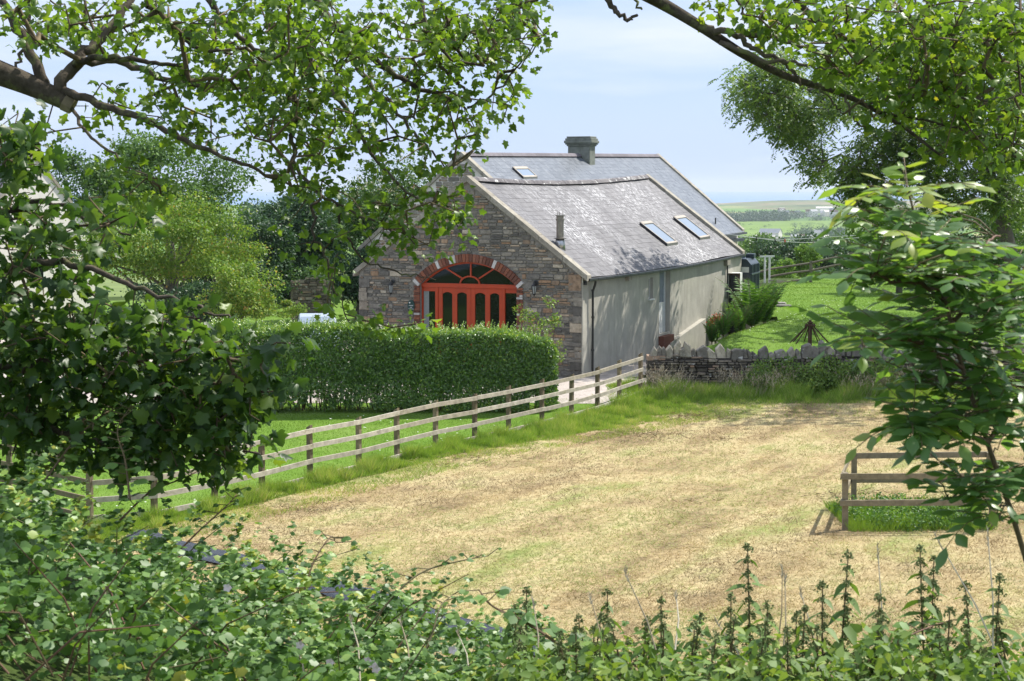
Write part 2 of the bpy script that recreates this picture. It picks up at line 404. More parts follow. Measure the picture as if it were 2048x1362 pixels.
n.links.new(mixc(n, 1.0, c.outputs[0], gq.outputs[0], 'MULTIPLY'), bs.inputs['Base Color']); bs.inputs['Roughness'].default_value = .95; bs.inputs['Specular IOR Level'].default_value = .1
bump(n, bs, nc_.outputs['Fac'], .6, .04); M['hayground'] = m
M['lawn'] = mat_ground('lawn_grass', [(.34, (.09,.175,.02)), (.5, (.125,.22,.03)), (.66, (.16,.25,.05))], .5, bscale=25)
M['gravel'] = mat_ground('pale_gravel', [(.3, (.36,.31,.28)), (.7, (.52,.47,.43))], 1.5, bscale=20)
M['earth'] = mat_ground('rough_grass', [(.3, (.03,.05,.014)), (.7, (.08,.12,.03))], .6, bscale=8)

# far country: a patchwork of fields
m, n, bs, out = new_mat('far_fields')
tcn = n.nodes.new('ShaderNodeTexCoord')
mpn = n.nodes.new('ShaderNodeMapping'); mpn.inputs['Scale'].default_value = (1/260, 1/420, 0)
n.links.new(tcn.outputs['Object'], mpn.inputs[0])
vo = n.nodes.new('ShaderNodeTexVoronoi'); vo.inputs['Scale'].default_value = 1
n.links.new(mpn.outputs[0], vo.inputs['Vector'])
sx = n.nodes.new('ShaderNodeSeparateColor'); n.links.new(vo.outputs['Color'], sx.inputs[0])
cc = ramp_node(n, [(0, (.07,.15,.03)), (.3, (.13,.24,.04)), (.55, (.20,.28,.07)), (.75, (.30,.30,.11)), (1, (.10,.18,.05))])
n.links.new(sx.outputs[0], cc.inputs[0])
nzf = noise(n, .03, 5, .6)
gf = ramp_node(n, [(.3, (.75,.75,.75)), (.7, (1.15,1.15,1.15))]); n.links.new(nzf.outputs['Fac'], gf.inputs[0])
n.links.new(mixc(n, 1.0, cc.outputs[0], gf.outputs[0], 'MULTIPLY'), bs.inputs['Base Color'])
bs.inputs['Roughness'].default_value = .95; bs.inputs['Specular IOR Level'].default_value = .05
M['farfield'] = m
M['pasture'] = mat_ground('pasture', [(.3, (.12,.20,.035)), (.7, (.18,.27,.055))], .012, bscale=.2, bstr=0)
M['headland'] = mat_ground('headland_grass', [(.36, (.06,.085,.03)), (.45, (.12,.155,.05)), (.55, (.19,.17,.085)), (.66, (.27,.23,.13))], .0035, bscale=.05, bstr=0, stretch=(1,.5,1))
m, n, bs, out = new_mat('sea_water')
bs.inputs['Base Color'].default_value = (.10,.21,.40,1); bs.inputs['Roughness'].default_value = .5; bs.inputs['Specular IOR Level'].default_value = .4
M['sea'] = m

# ------------------------------------------------------------------ terrain
YAW = 0.401
BA = Vector((-1.499, 61.022, 0.30))               # barn origin: middle of its near gable at the ground
dv = Vector((math.sin(YAW), math.cos(YAW), 0)); nvv = Vector((math.cos(YAW), -math.sin(YAW), 0))
def side_off(x, y):                                 # metres to the right of the barn's side wall
    return (x - BA.x) * nvv.x + (y - BA.y) * nvv.y - 4.12
def g(x, y):
    x = np.asarray(x, float); y = np.asarray(y, float)
    z = 5.1 * sst((22 + 4*sst((-x - .5)/2) - y) / 20)
    z = z + .32 * sst((y - 51) / 8)
    rt = sst((side_off(x, y) - .6) / 2.2)
    dal = (x - BA.x)*dv.x + (y - BA.y)*dv.y
    rt = np.maximum(rt, sst((dal - 18)/4) * sst((side_off(x, y) + 9)/3))
    z = z + rt * (.95 * sst((y - 59) / 9) + .10 * sst((y - 66) / 30))
    z = z + (vn(x, y, 3.0, 3) - .5) * .10 * sst((y - 20) / 6) * (1 - sst((y - 100) / 40))
    far = np.maximum(y - 104, 0)
    z = z - 51.6 * (1 - np.exp(-far / 430.0))
    return z
def gz(x, y): return float(g(x, y))

ys = np.concatenate([np.arange(-12, 24, 1.0), np.arange(24, 110, .8), np.geomspace(110, 5600, 60)])
nx = 161
V = []
for y in ys:
    hwid = 34 + max(y, 0) * .62
    xs = np.linspace(-hwid, hwid, nx)
    V.append(np.stack([xs, np.full(nx, y), g(xs, y) - (.10 if 24 < y < 103 else 0)], 1))
V = np.concatenate(V)
def grid_faces(nr, nc):
    i, j = np.meshgrid(np.arange(nr-1), np.arange(nc-1), indexing='ij')
    a = (i*nc + j).ravel(); return np.stack([a, a+1, a+nc+1, a+nc], 1)
def grid_obj(name, V, F, mat, smooth=True, rnd=None):
    return np_mesh(name, V, F.ravel(), np.arange(len(F))*4, np.full(len(F), 4), mat, None, rnd, smooth)
F = grid_faces(len(ys), nx)
go = grid_obj('ground', V, F, M['earth']); tag(go, kind='structure')
go.data.materials.append(M['farfield'])
mi = np.zeros(len(F), np.int32); mi[V[F[:,0],1] > 108] = 1
go.data.polygons.foreach_set('material_index', mi)

def sheet(name, inside, x0, x1, y0, y1, step, mat, lift):
    xs = np.arange(x0, x1+1e-6, step); yy = np.arange(y0, y1+1e-6, step)
    X, Y = np.meshgrid(xs, yy)
    V = np.stack([X.ravel(), Y.ravel(), g(X.ravel(), Y.ravel()) + lift], 1)
    F = grid_faces(len(yy), len(xs))
    c = V[F].mean(1); F = F[inside(c[:,0], c[:,1])]
    used = np.unique(F); mp_ = np.zeros(len(V), int); mp_[used] = np.arange(len(used))
    o = grid_obj(name, V[used], mp_[F], mat)
    return tag(o, kind='structure')

# fence line in plan
FPIX = [(180,1043),(310,1033),(425,1008),(525,985),(626,960),(717,938),(797,918),(877,898),(946,881),(1015,865),(1078,849),(1135,834),(1190,819),(1242,804),(1290,788)]
def gter(px, py):                                   # where a pixel's ray meets the terrain
    p = gnd(px, py)
    for _ in range(12): p = gnd(px, py, gz(p.x, p.y))
    return p
FP = [gter(*p) for p in FPIX]
_fx = np.array([p.x for p in FP]); _fy = np.array([p.y for p in FP])
fl_a = np.polyfit(_fy[1:], _fx[1:], 1)             # fence x as a line of y
def fx(y): return fl_a[0]*np.asarray(y, float) + fl_a[1]
for i in range(1, len(FP)): FP[i] = Vector((float(fx(FP[i].y)), FP[i].y, 0))
F_Y0, F_Y1 = FP[0].y, FP[-1].y
WALL_Y = 58.0
def in_hay(x, y): return (x > fx(y) + .45 + 1.9*sst((y-42)/13) + .6*(vn(x, y, 1.2, 5)-.5)) & (y > 22.5) & (y < 55.2 + 2.6*(vn(x, y, 2.0, 6)-.5))
def in_lawn(x, y): return (x < fx(y) + .2) & (y < 55.0) & (y > 24)
def in_back(x, y): return ((side_off(x, y) > 2.3) | (((x-BA.x)*dv.x + (y-BA.y)*dv.y > 20.5) & (side_off(x, y) > -4))) & (y > WALL_Y + .3) & (y < 104)
def in_gravel(x, y): return (y >= 54.3) & (y < 74.5) & ((side_off(x, y) < 1.6) | ((y < 59.5) & (x < fx(y) + .6))) & (x < 6)
def in_lawn2(x, y): return (y >= 74.5) & (y < 100) & (side_off(x, y) < -8)
sheet('hay_field', in_hay, -14, 34, 22, 60, .4, M['hayground'], .004)
sheet('lawn', in_lawn, -30, 5, 24, 57, .4, M['lawn'], .008)
sheet('back_lawn', in_back, 4, 50, 59, 104, .5, M['lawn'], .012)
sheet('gravel_drive', in_gravel, -30, 7, 54, 76, .25, M['gravel'], .016)
sheet('garden_lawn', in_lawn2, -30, 8, 74, 100, .5, M['lawn'], .020)

# sea, headland, pasture
V = np.array([(-16000, 3800, -53), (16000, 3800, -53), (16000, 19000, -53), (-16000, 19000, -53)], float)
tag(grid_obj('sea', V, np.array([[0,1,2,3]]), M['sea'], False), kind='structure')
def hill(name, px0, px1, Y, ytop, depth, mat, prof, ybase=-52.0, nxx=90):
    x0, x1 = xat(px0, Y), xat(px1, Y)
    xs = np.linspace(x0, x1, nxx); yy = np.linspace(Y - depth, Y + depth, 24)
    X, YY = np.meshgrid(xs, yy)
    t = (X - x0)/(x1 - x0); h = np.interp(t, [p for p, _ in prof], [q for _, q in prof])
    top = CAMH - Y*(ytop - HOR)/FPX - ybase
    bell = np.cos((YY - Y)/depth*math.pi/2)**1.3
    Z = ybase - 1.5 + (top + 1.5)*h*bell*(.92 + .16*vn(X, YY, depth*.5, 9))
    o = grid_obj(name, np.stack([X.ravel(), YY.ravel(), Z.ravel()], 1), grid_faces(24, nxx), mat)
    return tag(o, kind='structure')
hill('headland', 1380, 2500, 5600, 400, 700, M['headland'], [(0,0),(.05,.1),(.10,.55),(.16,.92),(.26,1),(.4,.9),(.6,.95),(.8,.9),(1,.7)])
hill('near_headland', 1425, 2600, 4700, 409, 420, M['headland'], [(0,0),(.05,.12),(.10,.5),(.16,.9),(.3,1),(.5,.86),(.7,.9),(1,.6)])
def patch(name, pts, mat, lift=1.2):
    P = [gnd(px, py, -49.6) for px, py in pts]
    P = [(p.x, p.y, gz(p.x, p.y) + lift) for p in P]
    mb = MB(); mb.add(P, [tuple(range(len(P)))]); return tag(mb.build(name, mat), kind='structure')
patch('pasture', [(1440,476),(1600,474),(1700,468),(1710,441),(1560,441),(1440,444)], M['pasture'])
patch('pasture', [(1400,520),(1545,506),(1640,486),(1560,481),(1400,492)], M['pasture'], 1.6)

# ------------------------------------------------------------------ leaves, twigs, crowns
def tmpl(points, faces): return np.array(points, float), faces
def lobed(fold=.30, curl=.18, twist=0.0):
    h = [(.03,.04),(.24,-.07),(.43,.10),(.33,.22),(.57,.46),(.35,.52),(.25,.62),(.20,.80)]
    out = [(0,.03)] + h + [(0,1.0)] + [(-x, y) for x, y in h[::-1]]
    P = [(0,.36,.03)] + [(x, y, -fold*abs(x) - curl*(y-.3)**2 + twist*x*y) for x, y in out]
    n = len(out)
    return tmpl(P, [(0, 1+i, 1+(i+1) % n) for i in range(n)])
T_LOBED = [lobed(), lobed(.12, .45, .3), lobed(.65, .10, -.2), lobed(.35, -.3, .45), lobed(.9, .5, .1)]
T_OVAL = tmpl([(0,0,0),(.2,.28,-.05),(.23,.55,-.06),(0,1,-.12),(-.23,.55,-.06),(-.2,.28,-.05),(0,.5,.02)],
              [(0,1,6),(1,2,6),(2,3,6),(3,4,6),(4,5,6),(5,0,6)])
T_SIMPLE = tmpl([(0,0,0),(.33,.5,-.06),(0,1,-.05),(-.33,.5,-.06)], [(0,1,2),(0,2,3)])
T_ROUND = tmpl([(0,0,0),(.36,.25,-.06),(.38,.6,-.08),(0,1,-.08),(-.38,.6,-.08),(-.36,.25,-.06)], [(0,1,2,3),(0,3,4,5)])
T_NETTLE = tmpl([(0,0,0),(.3,.2,-.05),(.27,.45,-.08),(0,1,-.3),(-.27,.45,-.08),(-.3,.2,-.05)], [(0,1,2,3),(0,3,4,5)])
T_BLADE = tmpl([(-.5,0,0),(.5,0,0),(0,1,0)], [(0,1,2)])

def unit(a): return a / np.maximum(np.linalg.norm(a, axis=1, keepdims=True), 1e-9)
class Leaves:
    def __init__(s): s.V = []; s.L = []; s.T = []; s.r = []; s.n = 0
    def add(s, T, pos, d, nrm, size, rnd, width=None):
        P, faces = T; pos = np.asarray(pos, float); N = len(pos)
        if N == 0: return
        y = unit(np.asarray(d, float)); z = np.asarray(nrm, float); z = z - y*(z*y).sum(1, keepdims=True); z = unit(z)
        x = np.cross(y, z); size = np.broadcast_to(np.asarray(size, float), (N,))
        wx = size if width is None else np.broadcast_to(np.asarray(width, float), (N,))
        V = pos[:,None,:] + P[None,:,0:1]*x[:,None,:]*wx[:,None,None] + (P[None,:,1:2]*y[:,None,:] + P[None,:,2:3]*z[:,None,:])*size[:,None,None]
        k = len(P); base = s.n + np.arange(N)*k
        fl = np.concatenate([np.array(f) for f in faces]); ft = np.array([len(f) for f in faces])
        s.V.append(V.reshape(-1,3)); s.L.append((base[:,None] + fl[None,:]).ravel()); s.T.append(np.tile(ft, N))
        s.r.append(np.repeat(np.broadcast_to(np.asarray(rnd, float), (N,)), k)); s.n += N*k
    def build(s, name, mat, parent=None, smooth=True):
        if s.n == 0: return None
        T = np.concatenate(s.T)
        return np_mesh(name, np.concatenate(s.V), np.concatenate(s.L), np.concatenate([[0], np.cumsum(T)[:-1]]), T, mat, parent, np.concatenate(s.r), smooth)

def cloud(L, centers, rads, n_each, size, T=T_SIMPLE, up=.6, droop=.2, shell=.55):
    """leaf clumps: leaves spread through a shell round each centre"""
    for c, r in zip(centers, rads):
        n = int(n_each * R.uniform(.7, 1.3))
        u = unit(G.normal(size=(n,3))); rr = (shell + (1-shell)*G.random((n,1)))**.8 * (1 + .25*G.normal(size=(n,1)))
        p = np.array(c) + u*rr*np.array(r)
        d = unit(u + G.normal(size=(n,3))*.9 - np.array([0,0,droop]))
        nr = unit(u*.6 + np.array([0,0,up]) + G.normal(size=(n,3))*.55)
        L.add(T, p, d, nr, size*G.uniform(.65,1.3,n), np.clip(G.beta(2,2.2,n) + R.uniform(-.12,.12), 0, 1))

def cr_spline(pts, sub=5):
    P = [Vector(p) for p in pts]; P = [P[0]*2-P[1]] + P + [P[-1]*2-P[-2]]; out = []
    for i in range(1, len(P)-2):
        for k in range(sub):
            t = k/sub; a, b, c, d = P[i-1], P[i], P[i+1], P[i+2]
            out.append(.5*((2*b) + (c-a)*t + (2*a-5*b+4*c-d)*t*t + (3*b-a-3*c+d)*t**3))
    return out + [P[-2]]
class Skel:
    """limbs given by hand, then twigs grown to every leaf tip from the nearest wood"""
    def __init__(s): s.p = []; s.par = []; s.mn = []; s.limb = MB(); s.dirs = {}
    def addlimb(s, pts, r0, r1, sub=5, n=8, wob=.0):
        q = cr_spline(pts, sub)
        if wob: q = [q[0]] + [p + Vector((R.gauss(0,wob), R.gauss(0,wob), R.gauss(0,wob))) for p in q[1:]]
        rs = [r0 + (r1-r0)*i/(len(q)-1) for i in range(len(q))]
        s.limb.tube(q, rs, n, r=R.random())
        prev = -1
        for p, r in zip(q, rs):
            s.p.append(p); s.par.append(prev); s.mn.append(r); prev = len(s.p)-1
    def grow(s, tips, seg=.35, wob=.12, droop=0.0):
        base = len(s.p)
        P = np.zeros((base + len(tips)*8, 3)); P[:base] = np.array([tuple(p) for p in s.p]); n = base
        par = list(s.par); tips = np.asarray(tips, float)
        d0 = np.array([np.min(((P[:base]-t)**2).sum(1)) for t in tips]); ends = []
        for k in np.argsort(d0):
            t = tips[k]; dd = ((P[:n]-t)**2).sum(1); j = int(np.argmin(dd)); dist = math.sqrt(dd[j])
            m = min(7, max(1, int(dist/seg))); a = P[j].copy(); last = j
            for q in range(1, m+1):
                f = q/m; pt = a + (t-a)*f
                if q < m: pt = pt + G.normal(size=3)*wob*dist*.35 + np.array([0,0,1.0])*droop*dist*f*(1-f)
                P[n] = pt; par.append(last); last = n; n += 1
            ends.append(last)
        s.P = P[:n]; s.parent = np.array(par); s.nb = base; s.ends = ends
        return s
    def twigs(s, r_tip=.003, power=2.3, rmax=.05, n=4):
        N = len(s.P); acc = np.zeros(N)
        for i in s.ends: acc[i] += r_tip**power
        for i in range(N-1, s.nb-1, -1):
            j = s.parent[i]
            if j >= s.nb: acc[j] += acc[i]
        rr = np.minimum(np.maximum(acc, r_tip**power)**(1/power), rmax)
        mb = MB()
        for i in range(s.nb, N):
            j = s.parent[i]; r1 = rr[i]; r0 = rr[j] if j >= s.nb else rr[i]*1.1
            mb.tube([s.P[j], s.P[i]], [r0, r1], n, cap=False, r=R.random())
        return mb

def pix_blobs(blobs):
    """(px, py, rx, ry, Y, dY, n): points spread in an ellipse of the picture and in depth"""
    out = []
    for px, py, rx, ry, Y, dY, n in blobs:
        for _ in range(n):
            a = R.uniform(0, 2*math.pi); q = math.sqrt(R.random())
            out.append(tuple(at(px + rx*q*math.cos(a), py + ry*q*math.sin(a), Y + R.uniform(-dY, dY))))
    return np.array(out)

def syc_leaves(L, tips, per, size, spread, rshift=0.0, hang=.55):
    tips = np.repeat(np.asarray(tips), per, axis=0); n = len(tips)
    u = unit(G.normal(size=(n,3)) * np.array([1,1,.7])); p = tips + u*spread*G.random((n,1))**.5
    d = unit(u*.8 + G.normal(size=(n,3))*.5 - np.array([0,0,hang]))
    nr = unit(np.array([.25,.15,.9]) + G.normal(size=(n,3))*.55)
    sz = size*G.uniform(.5,1.3,n); rr = np.clip(G.beta(2,2.4,n)+rshift, 0, np.where(G.random(n) < .03, 1, .92)); w = G.integers(0, len(T_LOBED), n)
    for k, T in enumerate(T_LOBED):
        q = w == k; L.add(T, p[q], d[q], nr[q], sz[q], rr[q])

# ------------------------------------------------------------------ buildings
def proj(P):
    x, y, z = P[0], P[1], P[2] - CAMH
    d = y*_c - z*_s; u = y*_s + z*_c
    return CXP + FPX*x/d, CYP - FPX*u/d
class House:
    """a gabled house in its own frame: u across (right), v along the ridge, w up"""
    def __init__(s, origin, yaw, hw, apex, drop, L, rise, sag=0.0):
        s.o = Vector(origin); s.n = Vector((math.cos(yaw), -math.sin(yaw), 0)); s.d = Vector((math.sin(yaw), math.cos(yaw), 0))
        s.yaw = yaw; s.hw = hw; s.apex = apex; s.drop = drop; s.L = L; s.rise = rise; s.sag = sag
    def root(s, name, label, cat):
        return thing(name, label, cat, s.o, -s.yaw)
    def loc(s, P): q = Vector(P) - s.o; return Vector((q.dot(s.n), q.dot(s.d), q.z))
    def world(s, u, v, w): return s.o + s.n*u + s.d*v + Vector((0,0,w))
    def hit(s, px, py, p0, nrm):                 # ray against a plane given in local coordinates
        d = ray(px, py); dl = Vector((d.dot(s.n), d.dot(s.d), d.z)); c = s.loc((0,0,CAMH))
        nrm = Vector(nrm); t = (Vector(p0) - c).dot(nrm) / dl.dot(nrm); return c + dl*t
    def gable(s, px, py, v=0.0): q = s.hit(px, py, (0,v,0), (0,1,0)); return q.x, q.z
    def side(s, px, py, u): q = s.hit(px, py, (u,0,0), (1,0,0)); return q.y, q.z
    def roofz(s, u, v):                          # top of the slates
        return s.apex - .13 - abs(u)*s.drop/s.hw + s.rise*v/s.L - s.sag*math.sin(math.pi*min(max(v/s.L,0),1))*(1 - .55*abs(u)/s.hw)
    def slope(s, px, py):                        # (u, v) on the right roof slope
        q = s.hit(px, py, (0,0,s.apex-.13), (s.drop/s.hw, -s.rise/s.L, 1)); return q.x, q.y

def slates(H, side, row, wid, v0, v1, u_eave, lift, wob):
    mb = MB(); sl = math.hypot(H.hw, H.drop)/H.hw; n = int(u_eave*sl/row)
    nz = lambda v, u: H.roofz(u, v) + wob*(float(vn(v, u, 2.2, 21, 2)) - .5)
    for i in range(n+1):
        ub = u_eave - i*row/sl; ut = max(ub - 1.12*row/sl, 0.02)
        if ub < .12: break
        v = v0 - (wid*.5 if i % 2 else 0)
        while v < v1:
            a, b = max(v, v0), min(v + wid*R.uniform(.93,1.05), v1); v = b if b < v1 else v1 + 1
            if b - a < .04: continue
            gp = .0025; l1 = lift*R.uniform(.6,1.5); sh = R.uniform(-.004,.004); r = min(1, max(0, R.gauss(.5,.22)))
            q = [(side*(ub+sh), a+gp, nz(a,ub)+l1), (side*(ub+sh), b-gp, nz(b,ub)+l1+R.uniform(-.003,.003)), (side*ut, b-gp, nz(b,ut)+.002), (side*ut, a+gp, nz(a,ut)+.002)]
            t = .011
            lo = [(x, y, z-t) for x, y, z in q]
            f = [(0,1,2,3),(1,0,4,5),(2,1,5,6),(0,3,7,4)]
            if side < 0: f = [x[::-1] for x in f]
            k0 = len(mb.r); mb.add(q + lo, f, max(r, .1)); mb.r[k0+4:k0+8] = [0.0]*4  # slate edges fade to near black: shadow lines of the courses, as colour
    return mb

def rubble(mb, u0, u1, w0, w1, inside, front, hmin=.07, hmax=.22, wmin=.14, wmax=.6, proud=.03, jit=.018, big=0.0):
    """courses of irregular stones on the plane v=front, facing -v"""
    w = w0
    while w < w1:
        h = R.uniform(hmin, hmax); u = u0 + R.uniform(-.2, 0)
        while u < u1:
            wd = R.uniform(wmin, wmax)*(.6 + h/hmax*.6); a, b = u, u + wd; u = b
            sub = [(w, w+h)]
            if h > hmax*.62 and R.random() < .45:
                k = R.uniform(.35,.65); sub = [(w, w+h*k), (w+h*k, w+h)]
            for (c0, c1) in sub:
                cu, cw = (a+b)/2, (c0+c1)/2
                if not all(inside(x, y) for x, y in ((a+.03,c0+.02),(b-.03,c0+.02),(a+.03,c1-.02),(b-.03,c1-.02))):
                    a2, b2 = a + wd*.28, b - wd*.28
                    if not inside(cu, cw) : continue
                    if all(inside(x, y) for x, y in ((a,c0),(cu,c0),(a,c1),(cu,c1))): b2 = cu; a2 = a
                    elif all(inside(x, y) for x, y in ((b,c0),(cu,c0),(b,c1),(cu,c1))): a2 = cu; b2 = b
                    elif not all(inside(x, y) for x, y in ((a2,c0),(b2,c0),(a2,c1),(b2,c1))): continue
                else: a2, b2 = a, b
                gp = .012; du, dw = (b2-a2)/2-gp, (c1-c0)/2-gp
                if du < .02 or dw < .012: continue
                cu = (a2+b2)/2; ring = []
                for sx, sy in ((-1,-.75),(-.8,-1),(.82,-1),(1,-.7),(1,.72),(.78,1),(-.8,1),(-1,.7)):
                    ring.append((cu + sx*du + R.uniform(-jit,jit)*min(1,du*6), cw + sy*dw + R.uniform(-jit,jit)*min(1,dw*6)))
                p = proud*R.uniform(.25,1.4); r = R.random()
                back = [(x, front+.02, y) for x, y in ring]
                mid = [(cu+(x-cu)*.97, front-p*.55, cw+(y-cw)*.95) for x, y in ring]
                fr = [(cu+(x-cu)*.88, front-p+R.uniform(-.006,.006), cw+(y-cw)*.84) for x, y in ring]
                n = 8; fs = [(i, (i+1)%n, n+(i+1)%n, n+i) for i in range(n)] + [(n+i, n+(i+1)%n, 2*n+(i+1)%n, 2*n+i) for i in range(n)]
                fs += [tuple(2*n+i for i in range(n))]
                mb.add(back+mid+fr, fs, r)
        w += h

def coping(mb, H, side, v0, v1, top=0.0, wd=.16, uend=None):
    ue = uend or H.hw + .06
    z = lambda u, v: H.apex + top - u*H.drop/H.hw + H.rise*v/H.L
    segs = 5
    for k in range(segs):
        a, b = ue*k/segs + (.004 if k else 0), ue*(k+1)/segs - .004
        vs = []
        for u in (a, b):
            for v in (v0, v1):
                vs += [(side*u, v, z(u,v)+R.uniform(-.008,.008)), (side*u, v, z(u,v)-wd)]
        mb.add(vs, [(0,4,6,2),(1,3,7,5),(0,1,5,4),(2,6,7,3),(4,5,7,6),(0,2,3,1)] if side > 0 else [(0,2,6,4),(1,5,7,3),(0,4,5,1),(2,3,7,6),(4,6,7,5),(0,1,3,2)], R.random())

# ---- the barn
B = House(BA, YAW, 4.3, 6.75, 3.242, 18.97, .173, .20)
barn = B.root('stone_barn', 'converted stone barn with red arched door, mottled slate roof and grey rendered side wall', 'barn')
HWALL = 4.16
uL, wS = B.gable(840, 569); uR, _ = B.gable(1034, 569); uC = (uL+uR)/2; half = (uR-uL)/2
_, wT = B.gable(938, 524); riseA = wT - wS; RA = (half*half + riseA*riseA)/(2*riseA); wC = wT - RA
BR = .27                                             # depth of the brick band
def wtop(u): return B.apex - .20 - abs(u)*B.drop/B.hw
def in_open(u, w, e=0.0):
    if abs(u-uC) < half + e and w < wS: return True
    return w >= wS - .02 and math.hypot(u-uC, w-wC) < RA + e and abs(u-uC) < half + e + .12
def in_gable(u, w):
    if abs(u) > HWALL - .01 or w > wtop(u) - .03 or w < -.2: return False
    if w < wS and abs(u-uC) < half + .19: return False
    if w >= wS - .05 and math.hypot(u-uC, w-wC) < RA + BR + .01 and w > wS - .1: return False
    return True
mb = MB(); rubble(mb, -HWALL, HWALL, -.25, 6.6, in_gable, 0.0, .06, .21, .13, .48)
w = -.2
while w < 3.0:                                        # bigger corner stones
    h = R.uniform(.12,.36); wd = R.uniform(.26,.5)
    for s_ in (-1, 1):
        x0, x1 = sorted((s_*(HWALL-.015), s_*(HWALL-wd)))
        mb.box((x0, -.045-R.uniform(0,.012), w+.01), (x1, .02, w+h-.01), R.random(), .012)
    w += h
qx = B.gable(1145, 565)
mb.cur = .83; mb.box((HWALL-.47, -.06, qx[1]-.27), (HWALL-.03, 0.02, qx[1]+.27), .83, .012)
mb.build('gable_wall', M['stone'], barn)
# mortar backing with the opening left out
mb = MB(); N = 40
arc = [(uC + half*math.cos(t)*1.0, 0) for t in np.linspace(math.pi, 0, N)]
t0 = math.asin(half/RA)
arc = [(uC + RA*math.sin(t), wC + RA*math.cos(t)) for t in np.linspace(-t0, t0, N)]
for i in range(N-1):
    (a, wa), (b, wb) = arc[i], arc[i+1]
    mb.add([(a,.012,wa),(b,.012,wb),(b,.012,wtop(b)),(a,.012,wtop(a))], [(0,1,2,3)])
    mb.add([(a,.012,wa),(b,.012,wb),(b,.30,wb),(a,.30,wa)], [(0,3,2,1)])
for u0, u1 in ((-HWALL, uL), (uR, HWALL)):
    mb.add([(u0,.012,-.3),(u1,.012,-.3),(u1,.012,wtop(u1)),(u0,.012,wtop(u0))], [(0,1,2,3)])
for u in (uL, uR): mb.add([(u,.012,-.3),(u,.30,-.3),(u,.30,wS),(u,.012,wS)], [(0,1,2,3)])
mb.build('gable_mortar', M['mortar'], barn)
# brick arch and jambs
mb = MB(); nb = 35
for i in range(nb):
    t = -t0*1.04 + 2.08*t0*(i+.5)/nb; ht = t0*1.04/nb*.86
    q = []
    for v in (-.055 - R.uniform(0,.02), .02):
        for rr, s_ in ((RA+.004, -1), (RA+.004, 1), (RA+BR*R.uniform(.94,1.04), 1), (RA+BR, -1)):
            q.append((uC + rr*math.sin(t+s_*ht), v, wC + rr*math.cos(t+s_*ht)))
    r = R.random()
    if i in (12, 13): r = .96
    if i in (0, nb-1): r = .98
    mb.add(q, [(0,1,2,3),(0,4,5,1),(1,5,6,2),(2,6,7,3),(3,7,4,0)], r)
for sgn, u in ((-1, uL), (1, uR)):
    w = -.2; k = 0
    while w < wS - .08:
        wd = (.22, .11)[k % 2] + R.uniform(-.01,.01)
        a, b = sorted((u + sgn*.003, u + sgn*wd)); mb.box((a, -.045-R.uniform(0,.02), w+.006), (b, .02, w+.072), R.random(), .003)
        if k % 2:
            a, b = sorted((u + sgn*(wd+.008), u + sgn*(wd+.10))); mb.box((a, -.045, w+.006), (b, .02, w+.072), R.random(), .003)
        w += .078; k += 1
mb.build('brick_arch', M['brick'], barn)
# red door screen
def U(px): return B.gable(px, 600)[0]
def Wp(py): return B.gable(938, py)[1]
VD = .13
def rect(mb, x0, x1, w0, w1, v=VD, t=.07): mb.box((x0, v, w0), (x1, v+t, w1))
door = MB()
wtr1, wtr0, wpan = Wp(568), Wp(576.5), Wp(585)
rect(door, uL, uL+.06, -.1, wtr0); rect(door, uR-.06, uR, -.1, wtr0)
rect(door, uL, uR, wtr0, wtr1, VD-.03, .10)
for a, b in ((867.5, 873), (1003.5, 1007)): rect(door, U(a), U(b), -.1, wtr0, VD-.02)
rect(door, uL+.06, U(867.5), wpan, wtr0, VD+.02); rect(door, U(1007), uR-.06, wpan, wtr0, VD+.02)
dr = door.build('door_screen', M['red'], barn, bevel=.006)
for (s0, pa, pb, c0) in (((873,881.6), (881.6,901,910.6,930), None, (930,938.2)), ((995,1003.5), (946.6,967,976.5,995), None, (938.6,946.6))):
    leaf = MB()
    for a, b in (s0, c0): rect(leaf, U(a)+.002, U(b)-.002, -.1, wtr0-.003, VD+.01, .06)
    rect(leaf, U(pa[1]), U(pa[2]), .55, wpan, VD+.012, .056)
    rect(leaf, U(pa[0]), U(pa[3]), wpan-.012, wtr0-.003, VD+.012, .056)
    rect(leaf, U(pa[0]), U(pa[3]), -.1, .55, VD+.014, .05)
    for a, b in ((pa[0],pa[1]), (pa[2],pa[3])):              # shallow arched heads
        xa, xb = U(a), U(b); prev = None
        for k in range(9):
            x = xa + (xb-xa)*k/8; w = wpan - .012 - .07*((2*k/8-1)**2)
            if prev: leaf.add([(prev[0],VD+.02,prev[1]),(x,VD+.02,w),(x,VD+.02,wpan),(prev[0],VD+.02,wpan)], [(0,1,2,3)])
            prev = (x, w)
    lf = leaf.build('door', M['red'], barn, bevel=.005)
    for a, b in ((pa[0],pa[1]), (pa[2],pa[3])):
        gmb = MB(); rect(gmb, U(a)-.01, U(b)+.01, .5, wpan+.01, VD+.045, .012); gmb.build('pane', M['glass'], lf)
    kn = MB(); x = U(934 if s0[0] < 900 else 943); kn.tube([(x, VD-.05, 1.0), (x, VD-.05, 1.16)], .012, 6); kn.build('handle', M['lead'], lf)
for a, b in ((843,867.5), (1007,1033.4)):
    gmb = MB(); rect(gmb, U(a)-.01, U(b)+.01, -.1, wpan+.01, VD+.05, .012); gmb.build('side_pane', M['glass'], dr)
cu = MB()
for k in range(7):
    x = U(844) + k*.028; cu.tube([(x, VD+.028+.008*math.sin(k*2.1), -.1), (x+.01, VD+.03, wpan)], .015, 5)
cu.build('curtain', M['curtain'], dr)
fan = MB()
